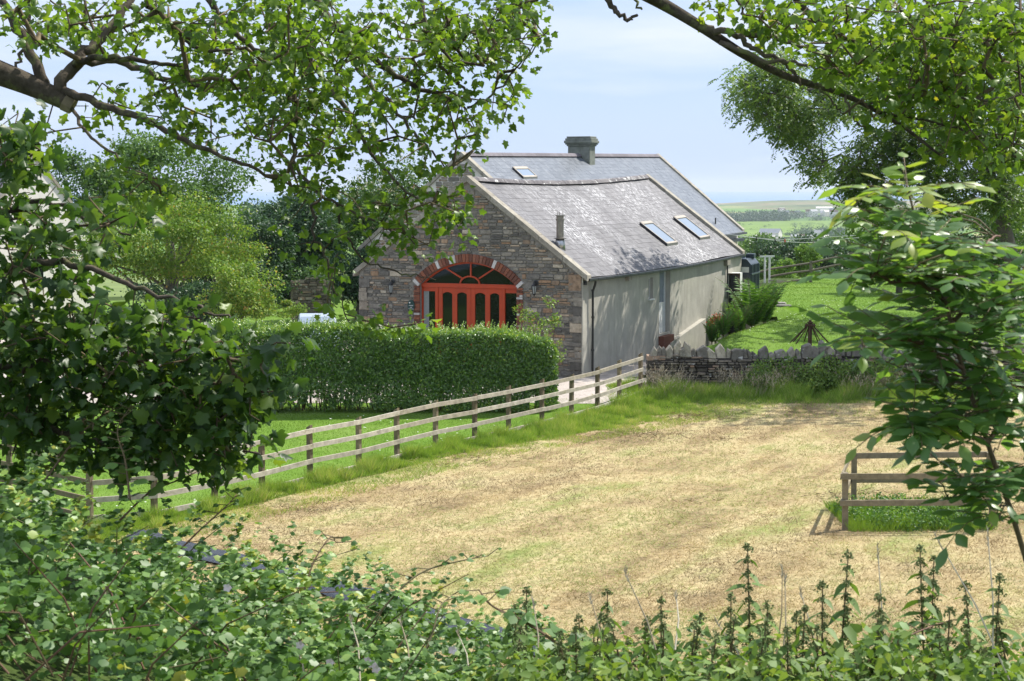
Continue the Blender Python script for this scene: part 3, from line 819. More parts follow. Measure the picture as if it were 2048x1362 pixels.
for k in range(30):
    a, b = -t0 + 2*t0*k/30, -t0 + 2*t0*(k+1)/30; rr = RA - .03
    fan.bar((uC+rr*math.sin(a), VD+.03, wC+rr*math.cos(a)), (uC+rr*math.sin(b), VD+.03, wC+rr*math.cos(b)), .07, .06, (0,1,0))
ex, ez = .36, .25
for k in range(14):
    a, b = math.pi*k/14, math.pi*(k+1)/14
    fan.bar((uC+ex*math.cos(a), VD+.035, wtr1+ez*math.sin(a)), (uC+ex*math.cos(b), VD+.035, wtr1+ez*math.sin(b)), .05, .055, (0,1,0))
G_ = lambda zx, zy: B.gable(770 + zx/5.69, 500 + zy/5.69)
for p, q in (((955,310),(955,145)), ((862,328),(665,205)), ((1046,328),(1236,205))):
    (a, wa), (b, wb) = G_(*p), G_(*q); fan.bar((a, VD+.035, wa), (b, VD+.035, wb), .05, .05, (0,1,0))
fo = fan.build('fanlight', M['red'], barn)
gmb = MB(); gmb.add([(uC+(RA-.02)*math.sin(t), VD+.06, wC+(RA-.02)*math.cos(t)) for t in np.linspace(-t0, t0, 30)], [tuple(range(30))[::-1]])
gmb.build('pane', M['glass'], fo)
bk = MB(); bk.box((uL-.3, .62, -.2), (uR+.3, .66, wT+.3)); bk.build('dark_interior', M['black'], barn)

# rendered side wall with a window and a door let in
def SV(px, py=600): return B.side(px, py, HWALL)
v_w0, wv1 = SV(1296.5, 556); v_w1, _ = SV(1305.5, 556); _, wv0 = SV(1297, 598)
v_d0, wd1 = SV(1318, 541); v_d1, _ = SV(1340, 541); _, wd0 = SV(1320, 668)
def grid_wall(mb, us, vs, ws, holes, fu):
    for i in range(len(vs)-1):
        for j in range(len(ws)-1):
            cv, cw = (vs[i]+vs[i+1])/2, (ws[j]+ws[j+1])/2
            if any(a < cv < b and c < cw < d for a, b, c, d in holes): continue
            q = [(fu(v, w), v, w) for v, w in ((vs[i],ws[j]),(vs[i+1],ws[j]),(vs[i+1],ws[j+1]),(vs[i],ws[j+1]))]
            mb.add(q, [(0,1,2,3)])
def bulge(v, w): return HWALL + .07*(float(vn(v, w, 2.6, 31, 3))-.5) + (.05*sst((v-v_d1)/.8) if v > v_d1 else 0)
vs = sorted(set([0, v_w0, v_w1, v_d0, v_d1, B.L] + list(np.arange(.3, B.L, .35))))
eaveR = lambda v: B.roofz(HWALL, v) - .03
wsx = sorted(set([-.4, wv0, wv1, wd0, wd1] + list(np.arange(-.2, 3.55, .3))))
mb = MB(); fu = lambda v, w: bulge(v, min(w, eaveR(v)))
holes = [(v_w0, v_w1, wv0, wv1), (v_d0, v_d1, wd0, wd1)]
for i in range(len(vs)-1):
    for j in range(len(wsx)-1):
        cv, cw = (vs[i]+vs[i+1])/2, (wsx[j]+wsx[j+1])/2
        if any(a < cv < b and c < cw < d for a, b, c, d in holes): continue
        q = [(bulge(v, w), v, w) for v, w in ((vs[i],wsx[j]),(vs[i+1],wsx[j]),(vs[i+1],wsx[j+1]),(vs[i],wsx[j+1]))]
        if q[0][2] > eaveR(cv): continue
        q = [(u, v, min(w, eaveR(v))) for u, v, w in q]
        mb.add(q, [(0,1,2,3)])
for a, b, c, d, dep in ((v_w0, v_w1, wv0, wv1, .18), (v_d0, v_d1, wd0, wd1, .28)):
    for v in (a, b):
        mb.add([(bulge(v,c),v,c),(bulge(v,d),v,d),(HWALL-dep,v,d),(HWALL-dep,v,c)], [(0,1,2,3) if v == b else (3,2,1,0)])
    mb.add([(bulge(a,d),a,d),(bulge(b,d),b,d),(HWALL-dep,b,d),(HWALL-dep,a,d)], [(0,1,2,3)])
    mb.add([(bulge(a,c),a,c),(bulge(b,c),b,c),(HWALL-dep,b,c),(HWALL-dep,a,c)], [(3,2,1,0)])
mb.build('side_wall', M['render'], barn)
# corner strip, far wall and left wall
mb = MB()
mb.box((HWALL-.02, -.035, -.3), (HWALL+.02, 0.0, B.roofz(HWALL,0)-.05))
zz = lambda u: B.roofz(u, B.L) - .02
mb.add([(-HWALL, B.L-.02, -.4), (HWALL, B.L-.02, -.4), (HWALL, B.L-.02, zz(HWALL)), (0, B.L-.02, zz(0)), (-HWALL, B.L-.02, zz(HWALL))], [(4,3,2,1,0)])
mb.add([(-HWALL,.01,-.4),(-HWALL,B.L,-.4),(-HWALL,B.L,zz(HWALL)),(-HWALL,.01,wtop(HWALL))], [(3,2,1,0)])
mb.build('plain_wall', M['render'], barn)
mb = MB(); (q0, h0), (q1, h1) = B.side(1342, 686, HWALL+.25), B.side(1412, 637, HWALL+.25); mb.prism([(HWALL-.05, q0, -.3), (HWALL-.05, q1, -.3), (HWALL-.05, q1, h1), (HWALL-.05, q0, h0)], (.30, 0, 0))
mb.build('plinth', M['render'], barn)
mb = MB(); mb.box((HWALL-.1, v_d0-.05, wd0-.6), (HWALL+.22, v_d1-.1, wd0-.08), .2, .01); mb.build('brick_step', M['brick'], barn)
wn = MB(); fr = .05
for a, b, c, d in ((v_w0, v_w1, wv0, wv0+fr), (v_w0, v_w1, wv1-fr, wv1), (v_w0, v_w0+fr, wv0+fr, wv1-fr), (v_w1-fr, v_w1, wv0+fr, wv1-fr)):
    wn.box((HWALL-.16, a, c), (HWALL-.10, b, d))
wn.box((HWALL-.14, v_w0-.03, wv0-.05), (HWALL+.08, v_w1+.03, wv0-.003))
wo = wn.build('window', M['white'], barn)
gm = MB(); gm.box((HWALL-.145, v_w0+fr-.01, wv0+fr-.01), (HWALL-.13, v_w1-fr+.01, wv1-fr+.01)); gm.build('pane', M['glass'], wo)
sd = MB(); fr = .09
sd.box((HWALL-.24, v_d0, wd0), (HWALL-.17, v_d0+fr, wd1)); sd.box((HWALL-.24, v_d1-fr, wd0), (HWALL-.17, v_d1, wd1))
sd.box((HWALL-.24, v_d0+fr, wd1-fr), (HWALL-.17, v_d1-fr, wd1)); sd.box((HWALL-.235, v_d0+fr, wd0), (HWALL-.19, v_d1-fr, wd0+(wd1-wd0)*.48))
so = sd.build('side_door', M['white'], barn, bevel=.004)
gm = MB(); gm.box((HWALL-.235, v_d0+fr, wd0+(wd1-wd0)*.48+.004), (HWALL-.20, v_d1-fr, wd1-fr)); gm.build('pane', M['roofglass'], so)
gm = MB(); gm.tube([(HWALL-.16, v_d0+fr+.08, wd0+.95), (HWALL-.16, v_d0+fr+.2, wd0+.95)], .014, 6); gm.build('handle', M['lead'], so)
vv, ww = SV(1253.5, 555)
mb = MB(); mb.box((HWALL-.02, vv-.18, ww-.1), (HWALL+.14, vv+.18, ww+.12), .5, .004); mb.build('vent_box', M['concrete'], barn)
# roof
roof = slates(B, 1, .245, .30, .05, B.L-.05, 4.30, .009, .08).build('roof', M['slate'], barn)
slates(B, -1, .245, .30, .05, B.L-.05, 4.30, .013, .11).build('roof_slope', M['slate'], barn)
mb = MB(); v = .18; 
while v < B.L - .2:
    a, b = v, min(v + .45, B.L-.18); v = b
    q = []
    for vv in (a+.006, b-.006):
        z = B.roofz(0, vv) + R.uniform(0,.015)
        for u, dz in ((-.17,-.07),(-.09,.035),(0,.075),(.09,.035),(.17,-.07)): q.append((u, vv, z+dz+.03))
    mb.add(q, [(i, i+1, 5+i+1, 5+i) for i in range(4)] + [(0,1,2,3,4), (9,8,7,6,5)], R.random())
mb.build('ridge_tiles', M['ridge'], roof)
for s_, v0, v1 in ((1,-.10,.30), (-1,-.10,.30), (1,B.L-.30,B.L+.08), (-1,B.L-.30,B.L+.08)):
    mb = MB(); coping(mb, B, s_, v0, v1, 0.0, .20); mb.build('verge_coping', M['concrete'], barn, bevel=.012)
mb = MB(); pts = [(4.34, v, B.roofz(4.30, v)-.07) for v in np.linspace(.05, B.L-.05, 24)]
for i in range(23): mb.bar(pts[i], pts[i+1], .12, .10)
mb.box((HWALL, .06, B.roofz(4.3,0)-.24), (4.28, .12, B.roofz(4.3,0)-.1))
mb.build('gutter', M['black'], barn, bevel=.02)
vp, _ = SV(1180, 600)
mb = MB(); zt = B.roofz(4.34, vp) - .1
mb.tube([(4.36, vp, zt), (4.34, vp, zt-.12), (HWALL+.10, vp, zt-.34), (HWALL+.10, vp, .0)], .042, 8)
for w in (.9, 2.0, 2.9): mb.tube([(HWALL+.10, vp, w), (HWALL+.10, vp, w+.06)], .056, 8)
mb.build('downpipe', M['black'], barn)
# skylights on the barn roof
def skylight(H, px4, parent, t=.07):
    uv = [H.slope(*p) for p in px4]; us = sorted(q[0] for q in uv)
    v0 = (uv[0][1]+uv[2][1])/2; v1 = (uv[1][1]+uv[3][1])/2; u0 = (us[0]+us[1])/2; u1 = (us[2]+us[3])/2
    k = H.drop/H.hw
    def slab(mb, ua, ub, va, vb, h0, h1):
        q = []
        for h in (h0, h1):
            for u, v in ((ua,va),(ub,va),(ub,vb),(ua,vb)): q.append((u, v, H.roofz(u,v)+h))
        mb.add(q, [(0,3,2,1),(4,5,6,7),(0,1,5,4),(1,2,6,5),(2,3,7,6),(3,0,4,7)])
    fm = MB(); f = .075
    sm_ = MB(); slab(sm_, u0, u1, v0-.05, v0-.002, .0, t+.05); slab(fm, u0, u1, v1-f, v1, 0, t+.05)
    slab(fm, u0, u0+f*1.6, v0+f, v1-f, 0, t+.06); slab(fm, u1-f, u1, v0+f, v1-f, 0, t+.04); slab(fm, u0, u1, v0, v0+f, .0, t+.05)
    o = fm.build('skylight', M['steel_dark'], parent)
    sm_.build('shade_strip', M['black'], o)  # black strip along the near side: the frame's shade put into the colour
    gm = MB(); slab(gm, u0+f*1.6, u1-f, v0+f, v1-f, 0, t+.02); gm.build('pane', M['roofglass'], o)
    return o
skylight(B, ((1279.8,443),(1304,441),(1336,488),(1353,484)), barn)
skylight(B, ((1349,435),(1371.5,433.5),(1399.6,479),(1416.5,475)), barn)
u_, v_ = B.slope(1120, 492); z_ = B.roofz(u_, v_)
mb = MB(); mb.lathe([(.20,-.2),(.17,.12),(.145,.27)], (u_, v_, z_), 14); fl = mb.build('flue', M['lead'], barn, True)
mb = MB(); mb.lathe([(.22,.27),(.22,.295),(.125,.31),(.125,.86),(.15,.87),(.15,.93),(.125,.94),(.125,1.02),(.16,1.03),(.16,1.06)], (u_, v_, z_), 14)
for k in range(3): mb.tube([(u_+.1*math.cos(k*2.1), v_+.1*math.sin(k*2.1), z_+1.0), (u_+.1*math.cos(k*2.1), v_+.1*math.sin(k*2.1), z_+1.17)], .012, 4)
mb.build('flue_cowl', M['steel_dark'], fl)

# lanterns either side of the door
def lantern(px, py, label):
    u, w = B.gable(px, py); P = B.world(u, -.05, w)
    t = thing('wall_lantern', label, 'lantern', P, -YAW, 'lanterns beside the arched door')
    mb = MB(); mb.lathe([(.075,0),(.08,.012),(.05,.02)], (0,0,0), 12)
    mb.V = [(x, -z, y + .17) for x, y, z in mb.V]
    mb.tube([(0,-.02,.17),(0,-.09,.21),(0,-.15,.19),(0,-.16,.14)], .013, 6)
    mb.build('bracket', M['black'], t)
    mb = MB(); mb.lathe([(.012,.17),(.03,.15),(.05,.12),(.105,.07),(.11,.06),(.095,.055)], (0,-.16,0), 6)
    mb.lathe([(.055,-.20),(.05,-.23),(.02,-.25),(.012,-.30),(.004,-.31)], (0,-.16,0), 6)
    for k in range(6):
        a = math.pi/3*k; mb.tube([(.092*math.cos(a),-.16+.092*math.sin(a),.06),(.055*math.cos(a),-.16+.055*math.sin(a),-.20)], .008, 4)
    mb.build('frame', M['black'], t)
    mb = MB(); mb.lathe([(.083,.055),(.048,-.195)], (0,-.16,0), 6); mb.build('glass', M['curtain'], t)
    return t
lantern(787, 573, 'black wall lantern left of the red arched door, above the oval plaque')
lantern(1073, 575, 'black wall lantern right of the red arched door, beside the corner of the barn')
# oval plaque
u, w = B.gable(824, 611); t = thing('oval_plaque', 'dark green oval plaque with four white stars on the stone wall by the red door', 'sign', B.world(u, -.06, w), -YAW)
mb = MB(); a_, b_ = .135, .20
mb.prism([(a_*math.cos(k*math.pi/16), 0, b_*math.sin(k*math.pi/16)) for k in range(32)][::-1], (0,-.02,0)); mb.build('board', M['sign'], t)
def star(mb, x, z, r): mb.prism([(x + r*(1 if k%2==0 else .42)*math.sin(k*math.pi/5), -.021, z + r*(1 if k%2==0 else .42)*math.cos(k*math.pi/5)) for k in range(10)], (0,-.003,0))
for k in range(4): mb = MB(); star(mb, -.066 + .044*k, .005, .022); mb.build('star', M['white'], t)
mb = MB()
mb.prism([(-.05+.026*math.cos(k*math.pi/6), -.021, .10+.026*math.sin(k*math.pi/6)) for k in range(12)], (0,-.003,0))
mb.build('emblem', M['white'], t)
def text(s_, x, z, size, parent, name='lettering'):
    cu = bpy.data.curves.new(name, 'FONT'); cu.body = s_; cu.size = size; cu.align_x = 'CENTER'; cu.extrude = .001
    o = bpy.data.objects.new(name, cu); COL.objects.link(o); o.parent = parent; o.location = (x, -.0225, z); o.rotation_euler = (math.pi/2, 0, 0)
    dg = bpy.context.evaluated_depsgraph_get(); me = bpy.data.meshes.new_from_object(o.evaluated_get(dg)); me.materials.clear(); me.materials.append(M['white'])
    o2 = bpy.data.objects.new(name, me); COL.objects.link(o2); o2.parent = parent; o2.location = o.location; o2.rotation_euler = o.rotation_euler
    bpy.data.objects.remove(o); return o2
text('Self', 0, -.075, .055, t); text('Catering', 0, -.125, .055, t)

# ---- the cottage behind
CA = Vector((-2.293, 82.17, .55))
Cc = House(CA, .4, 5.2, 8.26-.55, 4.35, 28.4, .378, 0.0)
cot = Cc.root('slate_cottage', 'long cottage behind the barn with smooth blue slate roof and square chimney', 'cottage')
mb = MB(); CW = 4.95
def in_cg(u, w): return abs(u) < CW and .8 < w < Cc.apex - .25 - abs(u)*Cc.drop/Cc.hw
rubble(mb, -CW, CW, .8, 7.5, in_cg, 0.0, .1, .26, .2, .6); mb.build('gable_wall', M['stone'], cot)
mb = MB(); zc = lambda u, v: Cc.roofz(u, v) - .03
mb.add([(-CW,.012,-.3),(CW,.012,-.3),(CW,.012,zc(CW,0)),(0,.012,zc(0,0)),(-CW,.012,zc(CW,0))], [(0,1,2,3,4)])
mb.add([(-CW,Cc.L,-.3),(CW,Cc.L,-.3),(CW,Cc.L,zc(CW,Cc.L)),(0,Cc.L,zc(0,Cc.L)),(-CW,Cc.L,zc(CW,Cc.L))], [(4,3,2,1,0)])
for s_ in (1, -1): mb.add([(s_*CW,.02,-.3),(s_*CW,Cc.L,-.3),(s_*CW,Cc.L,zc(CW,Cc.L)),(s_*CW,.02,zc(CW,0))], [(0,1,2,3) if s_ > 0 else (3,2,1,0)])
mb.build('wall', M['whitewall'], cot)
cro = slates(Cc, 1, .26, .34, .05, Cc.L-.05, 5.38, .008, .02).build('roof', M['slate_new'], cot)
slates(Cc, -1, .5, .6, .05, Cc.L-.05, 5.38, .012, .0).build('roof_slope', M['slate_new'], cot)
mb = MB(); v = .25
while v < Cc.L - .2:
    a, b = v, min(v+.6, Cc.L-.2); v = b; q = []
    for vv in (a+.005, b-.005):
        for u, dz in ((-.2,-.1),(-.1,.03),(0,.07),(.1,.03),(.2,-.1)): q.append((u, vv, Cc.roofz(0,vv)+dz+.03))
    mb.add(q, [(i, i+1, 6+i, 5+i) for i in range(4)] + [(0,1,2,3,4),(9,8,7,6,5)], R.random())
mb.build('ridge_tiles', M['ridge_new'], cro)
for s_, v0, v1 in ((1,-.1,.32), (-1,-.1,.32), (1,Cc.L-.32,Cc.L+.1), (-1,Cc.L-.32,Cc.L+.1)):
    mb = MB(); coping(mb, Cc, s_, v0, v1, 0.0, .22, 5.34); mb.build('verge_coping', M['concrete'], cot, bevel=.012)
mb = MB(); mb.bar((5.46,.1,Cc.roofz(5.38,0)-.06),(5.46,Cc.L,Cc.roofz(5.38,Cc.L)-.06),.13,.11); mb.box((CW,.1,Cc.roofz(5.2,0)-.30),(5.36,Cc.L,Cc.roofz(5.2,0)-.14)); mb.build('gutter', M['black'], cot)
skylight(Cc, ((1028,338),(1057,338.5),(1044,358),(1073,358)), cot)
best = min(np.arange(2, 26, .05), key=lambda v: abs(proj(Cc.world(0, v, Cc.apex))[0] - 1163))
ch = MB(); zr = Cc.roofz(0, best); k_ = (Cc.hw, 0)
ht = at(1167, 273, Cc.world(0,best,0).y).z - CA.z
ch.box((-.62, best-.42, zr-.8), (.62, best+.42, ht-.52)); cho = ch.build('chimney', M['chim'], cro, bevel=.02)
ch = MB()
for o_, z0, z1 in ((.06,.52,.44),(.12,.437,.36),(.17,.357,.22),(.12,.217,.10),(.06,.097,.0)):
    ch.box((-.62-o_, best-.42-o_, ht-z0), (.62+o_, best+.42+o_, ht-z1))
ch.build('chimney_cap', M['chim'], cot, bevel=.025)
mb = MB(); uq, vq = Cc.slope(1431, 448); zq = Cc.roofz(uq, vq); mb.tube([(uq,vq,zq-.1),(uq,vq,zq+.35)], .04, 8); mb.build('vent_pipe', M['black'], cot)

# ---- white house at the left edge
ap = at(66, 303, 78.0); WY = math.atan2(-.88, .47)
WH = House((ap.x, ap.y, .4), WY, 4.2, ap.z-.4, 3.9, 11, 0)
wh = WH.root('white_house', 'white rendered gabled house with grey slate roof behind the leaves at the left edge', 'house')
mb = MB(); zw = lambda u: WH.roofz(u, 0)-.02
mb.add([(-3.95,0,-.6),(3.95,0,-.6),(3.95,0,zw(3.95)),(0,0,zw(0)),(-3.95,0,zw(3.95))], [(0,1,2,3,4)])
mb.add([(-3.95,11,-.6),(3.95,11,-.6),(3.95,11,zw(3.95)),(0,11,zw(0)),(-3.95,11,zw(3.95))], [(4,3,2,1,0)])
for s_ in (1,-1): mb.add([(s_*3.95,0,-.6),(s_*3.95,11,-.6),(s_*3.95,11,zw(3.95)),(s_*3.95,0,zw(3.95))], [(0,1,2,3) if s_ > 0 else (3,2,1,0)])
mb.build('wall', M['whitewall'], wh)
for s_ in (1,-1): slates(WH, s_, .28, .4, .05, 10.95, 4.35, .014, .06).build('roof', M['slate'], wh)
for s_ in (1,-1):
    mb = MB(); coping(mb, WH, s_, -.08, .3, 0, .18); mb.build('verge_coping', M['concrete'], wh)
mb = MB(); mb.box((-.2,.3,WH.apex-.16),(.2,10.7,WH.apex-.06)); mb.build('ridge_tiles', M['ridge'], wh)
wnm = MB(); wnm.box((-.5,-.04,2.2),(.5,.03,3.4)); wno = wnm.build('window', M['white'], wh); gm = MB(); gm.box((-.42,-.05,2.28),(.42,-.042,3.32)); gm.build('pane', M['glass'], wno)

# ------------------------------------------------------------------ fences and stone wall
fence = thing('rail_fence', 'four-rail grey timber fence running between the lawn and the mown field', 'fence', (FP[0].x, FP[0].y, gz(FP[0].x, FP[0].y)))
O = Vector(fence.location)
fd = Vector((FP[-1].x-FP[1].x, FP[-1].y-FP[1].y, 0)).normalized(); fnr = Vector((fd.y, -fd.x, 0))       # towards the field
tops = []
for i, p in enumerate(FP):
    z = gz(p.x, p.y); b = Vector((p.x, p.y, z)) - O
    h = 1.24 + R.uniform(-.02,.04)
    mb = MB(); a = .05
    lean = Vector((R.uniform(-.015,.015), R.uniform(-.015,.015), 0))
    vs = []
    for zz_, l in ((-.3, 0), (h, 1)):
        for sx, sy in ((-1,-1),(1,-1),(1,1),(-1,1)):
            q = b + fd*(sx*a) + fnr*(sy*a*1.1) + lean*l; vs.append((q.x, q.y, b.z + zz_ + (.03*sy if l else 0)))
    mb.add(vs, [(0,3,2,1),(4,5,6,7),(0,1,5,4),(1,2,6,5),(2,3,7,6),(3,0,4,7)], R.random())
    mb.build('post', M['wood_post'], fence, bevel=.004)
    tops.append(b)
for lv in (1.14, .79, .44, .08):
    i = 0
    while i < len(FP)-1:
        j = min(i + 2, len(FP)-1); pts = [tops[k] + fnr*.078 + Vector((0,0,lv+R.uniform(-.012,.012))) for k in range(i, j+1)]
        mb = MB(); r = R.random()
        for k in range(len(pts)-1):
            e0 = pts[k] + (fd*.004 if k == 0 else Vector()); e1 = pts[k+1] - (fd*.004 if k == len(pts)-2 else Vector())
            mb.bar(e0, e1, .04, .105, r=r)
        mb.build('rail', M['wood'], fence)
        i = j
f2 = thing('rail_fence', 'brown timber fence leaving the corner post, behind the brambles at the left', 'fence', O)
c0 = tops[0]; c1 = Vector(gnd(20, 1002)) - O; c2 = Vector(gnd(-130, 975)) - O
for p in (c1, c2):
    mb = MB(); mb.bar(p + Vector((0,0,-.3)), p + Vector((0,0,1.25)), .1, .1, (1,0,0)); mb.build('post', M['wood_post'], f2)
for a, b in ((c0, c1), (c1, c2)):
    for lv in (1.14, .79, .44, .08):
        mb = MB(); mb.bar(a + (b-a).normalized()*.06 + Vector((0,0,lv)), b + Vector((0,0,lv)), .04, .105); mb.build('rail', M['wood_post'], f2)

# pen of posts and rails on the field
PA, PB = gnd(1690,1060), gnd(1707,1013); PC = Vector((PA.x + 2.85, PA.y - .02, 0)); PD = Vector((PB.x + 2.85, PB.y + .1, 0))
pen = thing('timber_pen', 'small square pen of weathered posts and rails standing on the mown field', 'pen', (PA.x, PA.y, gz(PA.x, PA.y)))
O = Vector(pen.location)
ps = [Vector((p.x, p.y, gz(p.x, p.y))) - O for p in (PA, PB, PC, PD)]
for p in ps:
    mb = MB(); mb.bar(p + Vector((0,0,-.3)), p + Vector((R.uniform(-.02,.02),0,1.14)), .105, .105, (0,1,0), jit=.006); mb.build('post', M['wood_pen'], pen, bevel=.006)
def prail(a, b, z, off, ext=.12):
    d = (b-a).normalized(); mb = MB(); mb.bar(a - d*ext + off + Vector((0,0,z)), b + d*ext + off + Vector((0,0,z+R.uniform(-.01,.01))), .045, .115, jit=.004); mb.build('rail', M['wood_pen'], pen, bevel=.004)
for z in (1.07, .55):
    prail(ps[0], ps[2], z, Vector((0,-.078,0))); prail(ps[1], ps[3], z, Vector((0,.078,0)))
    prail(ps[0], ps[1], z+.002, Vector((-.078,0,0)), .05); prail(ps[2], ps[3], z+.002, Vector((.078,0,0)), .05)

# dry stone wall
wx0, wx1 = 4.42, 23.0; WL = wx1 - wx0
wall = thing('dry_stone_wall', 'dry stone wall with upright coping stones between field and back lawn', 'wall', (wx0, WALL_Y-.35, gz(wx0, WALL_Y)))
wz = wall.location.z
def wbase(u): return gz(wx0+u, WALL_Y-.5) - wz
def wtopz(u): return .93 + .05*math.sin(u*1.3) + .10*(float(vn(u, 0, 2, 41))-.5)
mb = MB(); rubble(mb, 0, WL, -.3, 1.0, lambda u, w: w < wtopz(u) and 0 <= u <= WL, 0.0, .06, .17, .12, .5, .10, .02)
mb.build('stonework', M['drystone'], wall)
mb = MB(); mb.box((.03,.0,-.5),(WL,.55,.86)); mb.build('hearting', M['hearting'], wall)
mb = MB()
for k in range(7): mb.box((-.06,-.05,-.1+k*.15),(.5,.5,.03+k*.15), R.random(), .02)
mb.build('wall_end', M['drystone'], wall)
u = .02; k = 0
while u < WL and k < 98:
    wd = R.choice((R.uniform(.13,.24), R.uniform(.18,.42))); h = R.choice((R.uniform(.26,.38), R.uniform(.36,.56)))
    base = wtopz(u)-.10; t = R.uniform(-.22,.22); sh = R.uniform(.15,.9); peak = R.uniform(.0,.18)
    mb = MB(); f0 = [(u, base), (u+wd, base), (u+wd*R.uniform(.95,1.05), base+h*R.uniform(.6,.95)), (u+wd*sh, base+h+peak*.3), (u+wd*R.uniform(-.03,.1), base+h*R.uniform(.55,.95))]
    f0 = [(x + (z-base)*t, z) for x, z in f0]; y0, y1 = R.uniform(-.08,.05), R.uniform(.35,.5); cx, cz = sum(p[0] for p in f0)/5, sum(p[1] for p in f0)/5
    ring = lambda y, s_: [(cx+(x-cx)*s_, y+R.uniform(-.02,.02), cz+(z-cz)*s_) for x, z in f0]
    vs = ring(y0, .86) + ring(y0+.05, 1.0) + ring(y1, .97); n = 5
    mb.add(vs, [tuple(range(n))] + [(q*n+i, (q+1)*n+i, (q+1)*n+(i+1)%n, q*n+(i+1)%n) for q in (0,1) for i in range(n)] + [tuple(2*n+i for i in range(n))[::-1]], R.random())
    mb.build('coping_stone', M['coping_stone'], wall, bevel=.012); u += wd*R.uniform(.9,1.12); k += 1

# rustic fence at the end of the back lawn
bf = thing('rustic_fence', 'rustic two-rail fence along the far end of the back lawn', 'fence', (14, 101, gz(14,101)))
O = Vector(bf.location)
top = [at(1500,547,102), at(1541,538,101.5), at(1622,526,100), at(1702,509,98), at(1800,493,96), at(1900,480,94), at(2000,470,92), at(2090,462,91)]
for i in range(len(top)-1):
    for dz in (0, -.42, -.84):
        if i == 0 and dz: continue
        mb = MB(); mb.tube([top[i]+Vector((0,0,dz))-O, (top[i]+top[i+1])/2+Vector((0,0,dz+R.uniform(-.04,.03)))-O, top[i+1]+Vector((0,0,dz))-O], .06, 6); mb.build('rail', M['wood_old'], bf)
for p in top[2::1]:
    mb = MB(); mb.bar(Vector((p.x,p.y,gz(p.x,p.y)-.3))-O, p+Vector((0,0,.12))-O, .15, .15, (1,0,0), jit=.01); mb.build('post', M['wood_old'], bf)

# garden wall stump beyond the hedge
gp = at(622, 640, 81); gw = thing('garden_wall', 'tall stub of stone garden wall beyond the hedge, topped with ivy', 'wall', (gp.x, gp.y, gz(gp.x, gp.y)), .1)
mb = MB(); rubble(mb, -.95, .95, -.2, 2.35, lambda u, w: abs(u) < .93 and w < 2.35 - .25*abs(u), 0, .08, .2, .15, .5, .06); mb.build('stonework', M['drystone'], gw)
mb = MB(); mb.box((-.9,.02,-.3),(.9,.55,2.1)); mb.build('hearting', M['drystone'], gw)
L = Leaves(); cloud(L, [(-.5,.2,2.4),(.2,.25,2.5),(.7,.2,2.35),(-.9,.1,1.9)], [(.5,.4,.3)]*4, 220, .12); L.build('ivy', M['elder'], gw)

# ------------------------------------------------------------------ hedge
HX0, HX1, HY = -9.0, 1.35, 53.2
hd = thing('clipped_hedge', 'long clipped green hedge between the front lawn and the barn door', 'hedge', ((HX0+HX1)/2, HY, gz(-4, HY)))
O = Vector(hd.location); n = 95000
def htop(x): return np.interp(x, [HX0, -6, -2, 0, 1.1, HX1], [2.45, 2.42, 2.18, 2.12, 2.0, 1.55]) + .42*(vn(x, 0, .9, 51)-.5)
L = Leaves(); x = G.uniform(HX0, HX1, n); face = G.random(n)
endf = np.clip((HX1 - x)/.5, 0, 1)**.5
depth = .62*np.maximum(endf, .25); bl = .06*(vn(x*3, face*9, .5, 53)-.5)
zt = htop(x)
front = face < .52; topm = (face >= .52) & (face < .8); back = (face >= .8) & (face < .92); ins = face >= .92
zz_ = .10 + G.random(n)*(zt-.10)
y = np.where(front, HY - depth, np.where(back, HY + depth, HY + G.uniform(-1,1,n)*depth))
z = np.where(topm, zt, zz_)
rnd_c = .46*(vn(x, z*1.3 + y, .5, 54)-.5)
y = y + np.where(front, -1, 1)*rnd_c*.5 + G.normal(0,.05,n); z = z + np.where(topm, rnd_c*.5, 0) + G.normal(0,.04,n)
keep = ~((z < .55) & (vn(x, z, .3, 55) < .44 - .35*(z-.2)))
P = np.stack([x, y, z + gz(-4,HY)], 1) - np.array(O)
nd = np.stack([np.zeros(n), np.where(front,-1.,np.where(back,1.,0)), np.where(topm,1.,.35)], 1) + G.normal(size=(n,3))*.55
d = G.normal(size=(n,3)) + np.array([0,0,.55])
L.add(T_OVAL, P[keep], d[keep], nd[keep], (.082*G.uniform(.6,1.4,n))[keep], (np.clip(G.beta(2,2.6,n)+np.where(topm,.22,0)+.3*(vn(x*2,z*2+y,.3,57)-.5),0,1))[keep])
cs = [(R.uniform(HX0+.3,HX1-.45), HY+R.uniform(-.3,.3), R.uniform(.75,1.75)+gz(-4,HY)) for _ in range(150)]
cloud(L, [tuple(Vector(c)-O) for c in cs], [(.32,.22,.26)]*150, 60, .15, T_OVAL)
for _ in range(420):                                                # young shoots on the top
    sx = R.uniform(HX0, HX1-.2); sy = HY + R.uniform(-.55,.55); b = float(htop(sx)) + gz(-4,HY); h = R.uniform(.1,.34)
    k = 12; tt = np.linspace(.1,1,k); lean = np.array([R.uniform(-.1,.1), R.uniform(-.1,.1)])
    P = np.stack([sx + lean[0]*tt, sy + lean[1]*tt, b + h*tt], 1) - np.array(O)
    a = np.arange(k)*2.4; d = np.stack([np.cos(a)*.7, np.sin(a)*.7, np.full(k,.8)], 1)
    L.add(T_OVAL, P, d, G.normal(size=(k,3))*.3+np.array([0,0,1]), .055, np.clip(G.normal(.75,.12,k),0,1))
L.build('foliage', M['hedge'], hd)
mb = MB()
